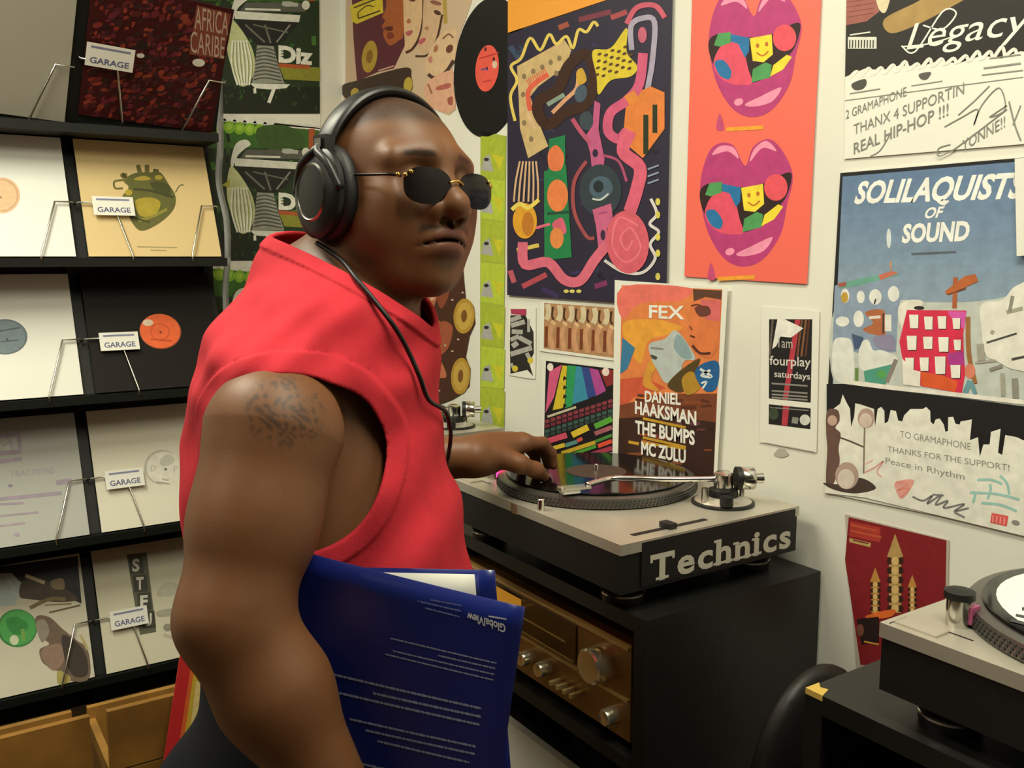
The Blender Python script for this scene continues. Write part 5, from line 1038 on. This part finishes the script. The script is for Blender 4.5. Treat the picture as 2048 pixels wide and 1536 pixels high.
def hand_right(P):
    kn = [Bp(0.098+0.0205*j, -0.262, -0.612+abs(j-0.3)*0.003) for j in (1.5, 0.5, -0.5, -1.5)]
    d = None
    for q in kn:
        e = rcone(P, WRR+(np.array(q)-WRR)*0.1, q, 0.023, 0.0125); d = e if d is None else smin(d, e, 0.018)
    fin = None
    for j, (jj, ln) in enumerate(((1.5, 0.95), (0.5, 1.06), (-0.5, 1.0), (-1.5, 0.85))):
        x = 0.098+0.0215*jj
        e = chain(P, [kn[j], Bp(x, -0.240, -0.612-0.033*ln), Bp(x, -0.205, -0.613-0.034*ln), Bp(x+0.002, -0.192, -0.606-0.012*ln)], [0.0122, 0.0105, 0.0095, 0.008]); fin = e if fin is None else np.minimum(fin, e)
    e = chain(P, [WRR+(Bp(0.12, -0.27, -0.565)-WRR)*0.8, Bp(0.142, -0.272, -0.575), Bp(0.168, -0.262, -0.558), Bp(0.185, -0.256, -0.535)], [0.019, 0.0145, 0.012, 0.0095], 0.01)
    return smin(d, np.minimum(fin, e), 0.008)
HIPS = [Bp(-0.01, s*0.09, -0.70) for s in (-1, 1)]; KNEE = [Bp(0.03, s*0.105, -1.06) for s in (-1, 1)]; ANK = [Bp(-0.01, s*0.115, -1.42) for s in (-1, 1)]
def near(P, c, rad, fn, out):
    m = ((P-np.asarray(c, f32))**2).sum(1) < rad*rad
    if m.any(): out[m] = fn(P[m])
    return out
def shoulders(P, off):
    d = None
    for s in (-1, 1):
        e = rcone(P, NB_*[1, 1, 1]+np.array((*(E2*s*0.03), -0.0)), Bp(-0.01, s*0.150, -0.140), 0.066+off, 0.058+off); d = e if d is None else smin(d, e, 0.04)
    nape = rcone(P, W(622, 566, 1.11), W(640, 680, 1.11), 0.062+off, 0.11+off)
    return smin(d, nape, 0.05)
def body_sdf(P):
    d = smin(loft(P, -0.016), shoulders(P, -0.012), 0.04)
    d = smin(d, rcone(P, NB_, NT_, 0.074, 0.064), 0.035)
    for sh, el, wr, s in ((SHR, ELR, WRR, -1), (SHL, ELL, WRL, 1)):
        up = (sh+el)/2
        a = rcone(P, sh, up, 0.068, 0.055); a = smin(a, rcone(P, up, el, 0.056, 0.047), 0.03)
        fm = el+(wr-el)*0.32
        a = smin(a, rcone(P, el, fm, 0.047, 0.048), 0.03); a = smin(a, rcone(P, fm, wr, 0.048, 0.029), 0.03)
        d = smin(d, a, 0.03 if s > 0 else 0.022)
    for hp, kn, an in zip(HIPS, KNEE, ANK):
        d = smin(d, rcone(P, hp, kn, 0.095, 0.062), 0.04); d = smin(d, rcone(P, kn, an, 0.062, 0.042), 0.03)
        d = smin(d, rcone(P, an, an+np.array((*(E1*0.12), -0.045)), 0.035, 0.025), 0.02)
    big = np.full(len(P), 1.0, f32)
    d = smin(d, near(P, H0, 0.30, head_sdf, big.copy()), 0.025)
    d = smin(d, near(P, WRL+LF*0.07, 0.22, hand_left, big.copy()), 0.015)
    d = smin(d, near(P, WRR, 0.24, hand_right, big.copy()), 0.012)
    return d
AC = W(577, 922, 0.925); acu, acv, acz = [x[0] for x in torso_local(AC[None].astype(f32))]
HEM = 1.5-0.445
NCA, NCB = W(703, 583, 1.10), W(770, 470, 1.085)
def folds(P):
    u, v, z = torso_local(P); zr = z-1.5
    near_side = sstep(0.02, 0.12, -v)
    w = 0.0042*np.sin((zr*1.0-u*0.85)*62+2.0*np.sin(zr*9)+0.8)*sstep(-0.16, -0.34, zr)*sstep(-0.03, 0.08, u)
    w += 0.003*np.sin((zr*1.2+u*0.35)*70+1.3)*sstep(-0.02, -0.06, zr)*sstep(-0.17, -0.11, zr)*near_side
    w += 0.0025*np.sin(u*55+zr*26+np.sin(zr*30))*sstep(-0.02, -0.09, zr)
    w += 0.0018*np.sin(u*110-zr*70+1.7*np.sin(u*24))*sstep(0.0, -0.1, zr)
    return w.astype(f32)
def arm_cut(P):
    u, v, z = torso_local(P); e = None
    for s in (-1, 1):
        q = np.sqrt(((u-acu)/0.088)**2+((z-acz)/0.092)**2); c = (q-1)*0.088; c = np.maximum(c, 0.070-s*v)
        e = c if e is None else np.minimum(e, c)
    return e
NA_, NBk = W(572, 496, 1.10), W(848, 652, 1.10); NDn = np.cross(NBk-NA_, np.array((E2[0], E2[1], 0.10))); NDn /= np.linalg.norm(NDn); NDn = NDn*(-np.sign(NDn[2]))
def neck_cut(P):
    d = ((P-NA_.astype(f32))@NDn.astype(f32)).astype(f32); v = (P[:, 0]-f32(NB_[0]))*f32(E2[0])+(P[:, 1]-f32(NB_[1]))*f32(E2[1])
    return smax((d+0.34*np.sqrt(v*v+f32(0.0004)))*0.9, np.abs(v)-f32(0.13), 0.02)
def shirt_out(P):
    d = smin(loft(P, 0.0), shoulders(P, 0.009), 0.05)
    return d+folds(P)
def shirt_sdf(P):
    d = shirt_out(P); ac = arm_cut(P); nc = neck_cut(P)
    band = np.maximum(sstep(0.021, 0.018, ac), sstep(0.017, 0.014, nc)); d = d-0.0028*band
    s = np.maximum(d, -(d+0.0065))
    s = smax(s, -ac, 0.003); s = smax(s, -nc, 0.003)
    return smax(s, HEM-P[:, 2], 0.003)
def trouser_sdf(P):
    d = loft(P, 0.004); d = np.maximum(d, P[:, 2]-(1.5-0.430))
    bt = None
    for s in (-1, 1):
        e = ball(P, Bp(-0.085, s*0.075, -0.660), 0.118); bt = e if bt is None else smin(bt, e, 0.05)
    d = smin(d, bt, 0.06)
    for hp, kn, an in zip(HIPS, KNEE, ANK):
        d = smin(d, rcone(P, hp, kn, 0.118, 0.088), 0.04); d = smin(d, rcone(P, kn, an+np.array((0, 0, -0.01)), 0.088, 0.078), 0.04)
    d = d+(0.003*np.sin(P[:, 2]*60+P[:, 0]*30)*sstep(0.95, 0.6, P[:, 2])).astype(f32)
    d = np.maximum(d, 1.5-1.462-P[:, 2]); d = np.maximum(d, P[:, 2]-(1.5-0.430))
    return np.maximum(d, -(d+0.008))

pc = Bp(0, 0, -1.5); person = empty('person', tuple(pc)); tag(person, 'person in red sleeveless shirt and sunglasses, one hand on a turntable', 'person')
PO = pc
vb, qb = mesh_sdf(body_sdf, (0.10, 0.62, 0.008), (1.02, 1.60, 1.76), 0.0032)
# skin tones: lips, brows, moustache, cropped hair, tattoo
q = hl(vb.astype(f32)); f_, s_, u_ = q[:, 0], q[:, 1], q[:, 2]; inh = (np.sqrt((q*q).sum(1)) < 0.2) & (u_ > -0.13)
base = np.array(lin('#6b4529'))[None].repeat(len(vb), 0).astype(f32)
rnd = np.random.rand(len(vb)).astype(f32)
def paint(mask, col):
    c = np.array(lin(col), f32); mask = np.clip(mask, 0, 1)[:, None].astype(f32); base[:] = base*(1-mask)+c*mask
ql = q.copy(); ql[:, 2] += 7.0*q[:, 1]**2; ql[:, 0] += 9.0*q[:, 1]**2
hairline = 0.066-0.55*np.maximum(0.045-f_, 0)+0.35*np.maximum(np.abs(s_)-0.045, 0)
paint(inh*sstep(-0.006, 0.012, u_-hairline)*(0.72+0.2*rnd)*sstep(0.10, 0.06, f_), '#2a1b12')
paint(inh*sstep(0.0045, 0.002, np.abs(u_-0.033+0.0016*((np.abs(s_)-0.028)/0.014)**2))*sstep(0.014, 0.018, np.abs(s_))*sstep(0.052, 0.046, np.abs(s_))*(f_ > 0.05)*0.85, '#1d120b')
paint(inh*sstep(-0.001, 0.003, -u_-0.0425)*sstep(0.0, 0.004, ql[:, 2]+0.0475)*sstep(0.040, 0.032, np.abs(s_))*(f_ > 0.05)*0.85, '#24160e')
paint(inh*sstep(0.016, 0.008, np.sqrt((s_/1.5)**2+(u_+0.082)**2))*(f_ > 0.06)*0.5, '#2a1a10')
lip = np.minimum(ellip(ql, (0.0945, 0, -0.0525), (0.0152, 0.0335, 0.0090)), ellip(ql, (0.0920, 0, -0.0665), (0.0168, 0.0305, 0.0110)))
paint(inh*sstep(0.0022, 0.0004, lip)*0.75, '#6b3f34')
paint(inh*sstep(0.003, 0.001, np.abs(ql[:, 2]+0.0592))*sstep(0.034, 0.028, np.abs(s_))*(f_ > 0.075)*0.8, '#26130e')
# tattoo on the near upper arm
tc = W(575, 815, 0.85); dv = vb-tc; tr_ = np.sqrt((dv*dv).sum(1)); pat = np.sin(vb[:, 0]*420+3*np.sin(vb[:, 2]*190))*np.sin(vb[:, 2]*330+2*np.sin(vb[:, 0]*230))
paint(sstep(0.045, 0.03, tr_)*sstep(0.0, 0.45, pat)*0.65, '#2a2220')
m_skin = attr_mat('skin', 0.50, 0.40, 0.12, 420.0, 0.10, 14.0)
sdf_obj('body', vb, qb, m_skin, person, base, PO)
vs_, qs_ = mesh_sdf(shirt_sdf, (0.16, 0.76, 0.98), (0.72, 1.36, 1.62), 0.0026)
m_shirt = mat('red_cotton', '#bd2b37', 0.85, noise=0.10, nscale=25, bump=0.25, bscale=700, spec=0.2)
tag(sdf_obj('shirt', vs_, qs_, m_shirt, person, None, PO), 'red sleeveless cotton shirt')
vt_, qt_ = mesh_sdf(trouser_sdf, (0.12, 0.74, 0.02), (0.74, 1.36, 1.06), 0.0048)
tag(sdf_obj('trousers', vt_, qt_, mat('navy_denim', '#11131b', 0.85, noise=0.15, nscale=60, bump=0.2, bscale=500, spec=0.2), person, None, PO), 'dark navy trousers')
def shoe_sdf(P):
    d = None
    for an in ANK:
        a = np.array((an[0], an[1], 0.0)); t = np.array((*E1, 0.0))
        e = rcone(P, a-t*0.045+(0, 0, 0.045), a+t*0.17+(0, 0, 0.032), 0.044, 0.040); e = smin(e, rcone(P, a+(0, 0, 0.05), a+(0, 0, 0.085), 0.05, 0.047), 0.03)
        d = e if d is None else np.minimum(d, e)
    return np.maximum(d, -P[:, 2]+0.001)
vv, qq = mesh_sdf(shoe_sdf, (0.05, 0.7, -0.012), (0.9, 1.4, 0.15), 0.006)
# one mesh per shoe
sd = (vv[:, :2]-C0)@E2
for s in (-1, 1):
    keep = (sd*s > 0); fm = keep[qq].all(1); qk = qq[fm]; used = np.unique(qk); mp = -np.ones(len(vv), int); mp[used] = np.arange(len(used))
    sdf_obj('shoe', vv[used], mp[qk], mat('shoe_black', '#1b1a19', 0.5), person, None, PO)
for s in (-1, 1):
    c = Hw(0.0705, s*0.0325, 0.005); bm = bmesh.new(); bmesh.ops.create_uvsphere(bm, u_segments=20, v_segments=14, radius=0.0125); bm.transform(Matrix.Translation(tuple(c-PO))); bm_obj('eye', bm, mat('eye_white', '#cfc6b8', 0.2), person, smooth=True)

# ---------------------------------------------------------------- headphones
m_hp = mat('headphone_black', '#0e0e10', 0.42); m_pad2 = mat('headphone_pad', '#141416', 0.55, bump=0.2, bscale=400); m_hpm = mat('headphone_metal', '#8e8d88', 0.25, 1.0)
hp = bpy.data.objects.new('headphones', None); COL.objects.link(hp); hp.matrix_world = HEADM; tag(hp, 'black over-ear headphones worn over the cropped hair', 'headphones')
def HL(name, bm, m, parent=hp, smooth=True):
    o = bm_obj(name, bm, m, parent, smooth=smooth); shade_auto(o, 0.8); return o
bm = bmesh.new(); prev = None; N = 40
arc = []
for i in range(N+1):
    t = math.radians(-104+208*i/N); s = 0.0925*math.sin(t); u = 0.012+0.0985*math.cos(t); arc.append((t, s, u))
def band(fw, th0, th1, a0, a1, lean=-0.012):
    bm = bmesh.new(); rings = []
    for t, s, u in arc:
        if not (a0 <= math.degrees(t) <= a1): continue
        n = Vector((0, math.sin(t), math.cos(t))); c = Vector((lean+0.010*math.cos(t), s, u)); ring = []
        for k in range(14):
            b = 2*math.pi*k/14; x = fw*math.copysign(abs(math.cos(b))**0.7, math.cos(b)); y = math.sin(b); ring.append(bm.verts.new(c+Vector((x, 0, 0))+n*(y*(th1 if y > 0 else th0))))
        rings.append(ring)
    for a, b in zip(rings, rings[1:]):
        for k in range(14): bm.faces.new([a[k], a[(k+1) % 14], b[(k+1) % 14], b[k]])
    bm.faces.new(rings[0][::-1]); bm.faces.new(rings[-1]); return bm
HL('headband', band(0.017, 0.007, 0.006, -78, 78), m_hp)
bdp = HL('headband_pad', band(0.014, 0.0095, 0.0, -55, 55), m_pad2)
for s in (-1, 1):
    M = Matrix.Translation((-0.006, s*0.081, -0.012)) @ Matrix.Rotation(-s*math.pi/2, 4, 'X') @ Matrix.Diagonal((1.0, 1.16, 1.0, 1.0))   # local z -> outwards
    bm = bmesh.new(); add_lathe(bm, [(0.018, -0.008), (0.038, -0.010), (0.045, -0.005), (0.047, 0.001), (0.045, 0.008), (0.040, 0.011), (0.018, 0.011)], seg=48, M=M); pad = HL('ear_pad', bm, m_pad2)
    bm = bmesh.new(); add_lathe(bm, [(0, 0.010), (0.040, 0.010), (0.043, 0.012), (0.043, 0.018), (0.037, 0.023), (0.024, 0.0265), (0, 0.027)], seg=48, M=M); cup = HL('ear_cup', bm, m_hp)
    bm = bmesh.new(); add_lathe(bm, [(0.024, 0.0258), (0.026, 0.0275), (0.028, 0.0250)], seg=40, M=M); bm2 = HL('cup_ring', bm, m_hpm, cup)
    pts = [(-0.002, s*0.095, 0.040), (-0.006, s*0.103, 0.032), (-0.030, s*0.104, 0.018), (-0.048, s*0.098, -0.010)]
    tube('yoke', pts, 0.005, m_hp, hp, 10, 5)
    tube('yoke', [(-0.002, s*0.095, 0.040), (0.0, s*0.103, 0.032), (0.020, s*0.104, 0.018), (0.036, s*0.098, -0.010)], 0.005, m_hp, hp, 10, 5)
    bm = bmesh.new(); add_box(bm, (-0.014, s*0.0935-0.006, 0.020), (0.010, s*0.0935+0.006, 0.050)); HL('slider', bm, m_hp)
    bm = bmesh.new(); add_box(bm, (-0.008, s*0.1005-0.0015, 0.036), (0.004, s*0.1005+0.0015, 0.046)); HL('slider_clip', bm, m_hpm)
def hit(px, py, off=0.0075):
    r = ray(px, py); t = 0.6
    for _ in range(80):
        P = (CAM+r*t)[None].astype(f32); d = float(min(shirt_out(P)[0] if neck_cut(P)[0] > 0 else 9, body_sdf(P)[0]))
        if d < off: break
        t += max(d-off, 0.0006)*0.9
    return CAM+r*t
HI = HEADM.inverted()
cab = [Vector(Hw(-0.014, -0.094, -0.066))]+[Vector(hit(*p)) for p in ((682, 520), (715, 560), (752, 605), (790, 655), (818, 705), (840, 755), (858, 800))]
ce = cab[-1]; cab += [ce+Vector((*(E1*0.012+E2*0.07), -0.03)), ce+Vector((*(E2*0.16-E1*0.0), -0.10)), Vector((0.66, 1.24, 1.06)), Vector((0.745, 1.29, 0.95)), Vector((0.8075, 1.30, 0.872))]
tube('cable', [HI @ v for v in cab], 0.0027, m_hp, hp, 8, 5)

# ---------------------------------------------------------------- sunglasses
sg = bpy.data.objects.new('sunglasses', None); COL.objects.link(sg); sg.matrix_world = HEADM; tag(sg, 'rimless dark sunglasses with gold hinges on the face', 'sunglasses')
m_lens = mat('lens_dark', '#120a0c', 0.12, 0.0, alpha=0.93, spec=0.25); m_goldm = mat('hinge_gold', '#c9a65a', 0.25, 1.0)
for s in (-1, 1):
    bm = bmesh.new(); fr, bk = [], []; n = 32
    for i in range(n):
        a = 2*math.pi*i/n; x = 0.0285*math.copysign(abs(math.cos(a))**0.8, math.cos(a)); z = 0.0195*math.copysign(abs(math.sin(a))**0.8, math.sin(a)); z -= 0.003*(s*x < 0)*0
        y = s*0.0345+x; dep = 0.1115-2.6*(abs(y))**2-0.5*z*z*8
        fr.append(bm.verts.new((dep, y, z-0.004))); bk.append(bm.verts.new((dep-0.0022, y, z-0.004)))
    cf = bm.verts.new((0.1135-2.6*0.0345**2, s*0.0345, -0.004)); cb = bm.verts.new((0.1113-2.6*0.0345**2, s*0.0345, -0.004))
    for i in range(n):
        j = (i+1) % n; bm.faces.new([cf, fr[i], fr[j]]); bm.faces.new([cb, bk[j], bk[i]]); bm.faces.new([fr[i], bk[i], bk[j], fr[j]])
    HL('lens', bm, m_lens, sg)
    tube('temple_arm', [(0.097, s*0.064, 0.004), (0.086, s*0.0745, 0.005), (0.055, s*0.0785, 0.006), (0.0, s*0.0835, 0.008), (-0.018, s*0.084, 0.002)], 0.0016, mat('temple_dark', '#1a1512', 0.3, 0.5), sg, 8, 4)
    for q_ in ((0.1000, 0.0610, 0.005), (0.0950, 0.067, 0.005), (0.1030, 0.056, 0.0085)):
        bm = bmesh.new(); bmesh.ops.create_uvsphere(bm, u_segments=12, v_segments=8, radius=0.0026); bm.transform(Matrix.Translation((q_[0], s*q_[1], q_[2]))); HL('hinge', bm, m_goldm, sg)
tube('bridge', [(0.1115, -0.010, 0.001), (0.1135, 0, 0.004), (0.1115, 0.010, 0.001)], 0.0014, m_goldm, sg, 8, 4)

# ---------------------------------------------------------------- blue folder under the arm
A_ = W(570, 1095, 0.915); Bq = W(1050, 1215, 0.85); exf = (Bq-A_)/np.linalg.norm(Bq-A_); nf = np.cross(exf, (0, 0, 1.0)); nf /= np.linalg.norm(nf)
if np.dot(nf, CAM-A_) < 0: nf = -nf
eyf = np.cross(nf, exf); WF = np.linalg.norm(Bq-A_); HFo = 0.315
FP = Plane(A_-eyf*HFo, exf, eyf); fo = bpy.data.objects.new('folder', None); COL.objects.link(fo); fo.matrix_world = FP.matrix(); tag(fo, 'glossy dark blue document folder tucked under the arm', 'folder')
m_blue = mat('folder_blue', '#14236e', 0.28, coat=0.3)
def cover(name, x0, x1, y0, y1, z, bow, m):
    bm = bmesh.new(); n = 14; g = []
    for i in range(n+1):
        row = []
        for j in range(n+1):
            u, v = i/n, j/n; row.append(bm.verts.new((x0+(x1-x0)*u, y0+(y1-y0)*v-0.02*(max(0, 0.08-u)/0.08)**2*(v > 0.99), z+bow*math.sin(math.pi*u)*0.4-bow*2.2*max(0, 0.25-u)**2*16*0.25)))
        g.append(row)
    for i in range(n):
        for j in range(n): bm.faces.new([g[i][j], g[i+1][j], g[i+1][j+1], g[i][j+1]])
    o = bm_obj(name, bm, m, fo, smooth=True); o.modifiers.new('t', 'SOLIDIFY').thickness = 0.0009; return o
cov = cover('front_cover', 0, WF, 0, HFo, 0.0, 0.004, m_blue)
def fan(o, ang):      # inner leaves fanned about a point on the top edge
    a = math.radians(ang); c = Vector((WF*0.46, HFo, 0)); o.matrix_local = Matrix.Translation(c) @ Matrix.Rotation(a, 4, 'Z') @ Matrix.Translation(-c)
fan(cover('back_cover', 0.0, WF*0.865, 0.01, HFo+0.002, -0.012, 0.0, m_blue), 12.5)
fan(cover('paper', 0.01, WF*0.79, 0.012, HFo-0.001, -0.007, 0.0, mat('folder_paper', '#e4e2d8', 0.6)), 12.5)
def bowed(p, name):
    p.v = [(a, b, z-0.0042+0.0006+0.004*math.sin(math.pi*a/WF)*0.4-0.004*2.2*max(0, 0.25-a/WF)**2*16*0.25) for a, b, z in p.v]
    return p.build(cov, name)
def newp(): return Print(FP, 0.00003, 0.0042).crop(540, 1080, 0.3711)
p = newp(); p.text('#d8d8e2', 'GlobalView', (1270, 455), (1065, 385), -44, 0.02).line('#d8d8e2', [(1180, 408), (1275, 425)], 8, 0); bowed(p, 'logo_print')
def para(rows, c='#8a91b0', w=9):
    for (x0, y0), (x1, y1) in rows:
        p = newp(); n = max(3, int(abs(x1-x0)/30)); dx, dy = (x1-x0)/n, (y1-y0)/n; pts = []
        # one run of small capitals, ragged like print
        q0 = []; q1 = []
        for i in range(n*6+1):
            t = i/(n*6); x, y = x0+(x1-x0)*t, y0+(y1-y0)*t; hgt = w*(0.25 if (i*7+int(x0)) % 11 in (0, 5) else (0.8 if i % 2 else 1.15)); q0.append((x, y-hgt/2)); q1.append((x, y+hgt/2))
        A = [p.P(v) for v in q0]; Bq_ = [p.P(v) for v in q1]; m_ = len(A); p.raw(c, A+Bq_, [(i, i+1, m_+i+1, m_+i) for i in range(m_-1)])
        bowed(p, 'text_line')
para([((800, 325), (1035, 380)), ((840, 362), (1025, 410)), ((870, 318), (1035, 350))], '#6d77b0')
para([((655, 525), (1222, 662)), ((910, 618), (1215, 690)), ((665, 592), (1210, 722)), ((625, 610), (1205, 752))])
para([((215, 690), (1140, 905)), ((560, 820), (1140, 950)), ((255, 792), (1130, 992))], w=14)
para([((435, 960), (1110, 1110)), ((520, 1020), (1105, 1150)), ((585, 1078), (1075, 1195))], w=13)
para([((450, 1190), (900, 1290)), ((470, 1250), (1000, 1370))], w=13)
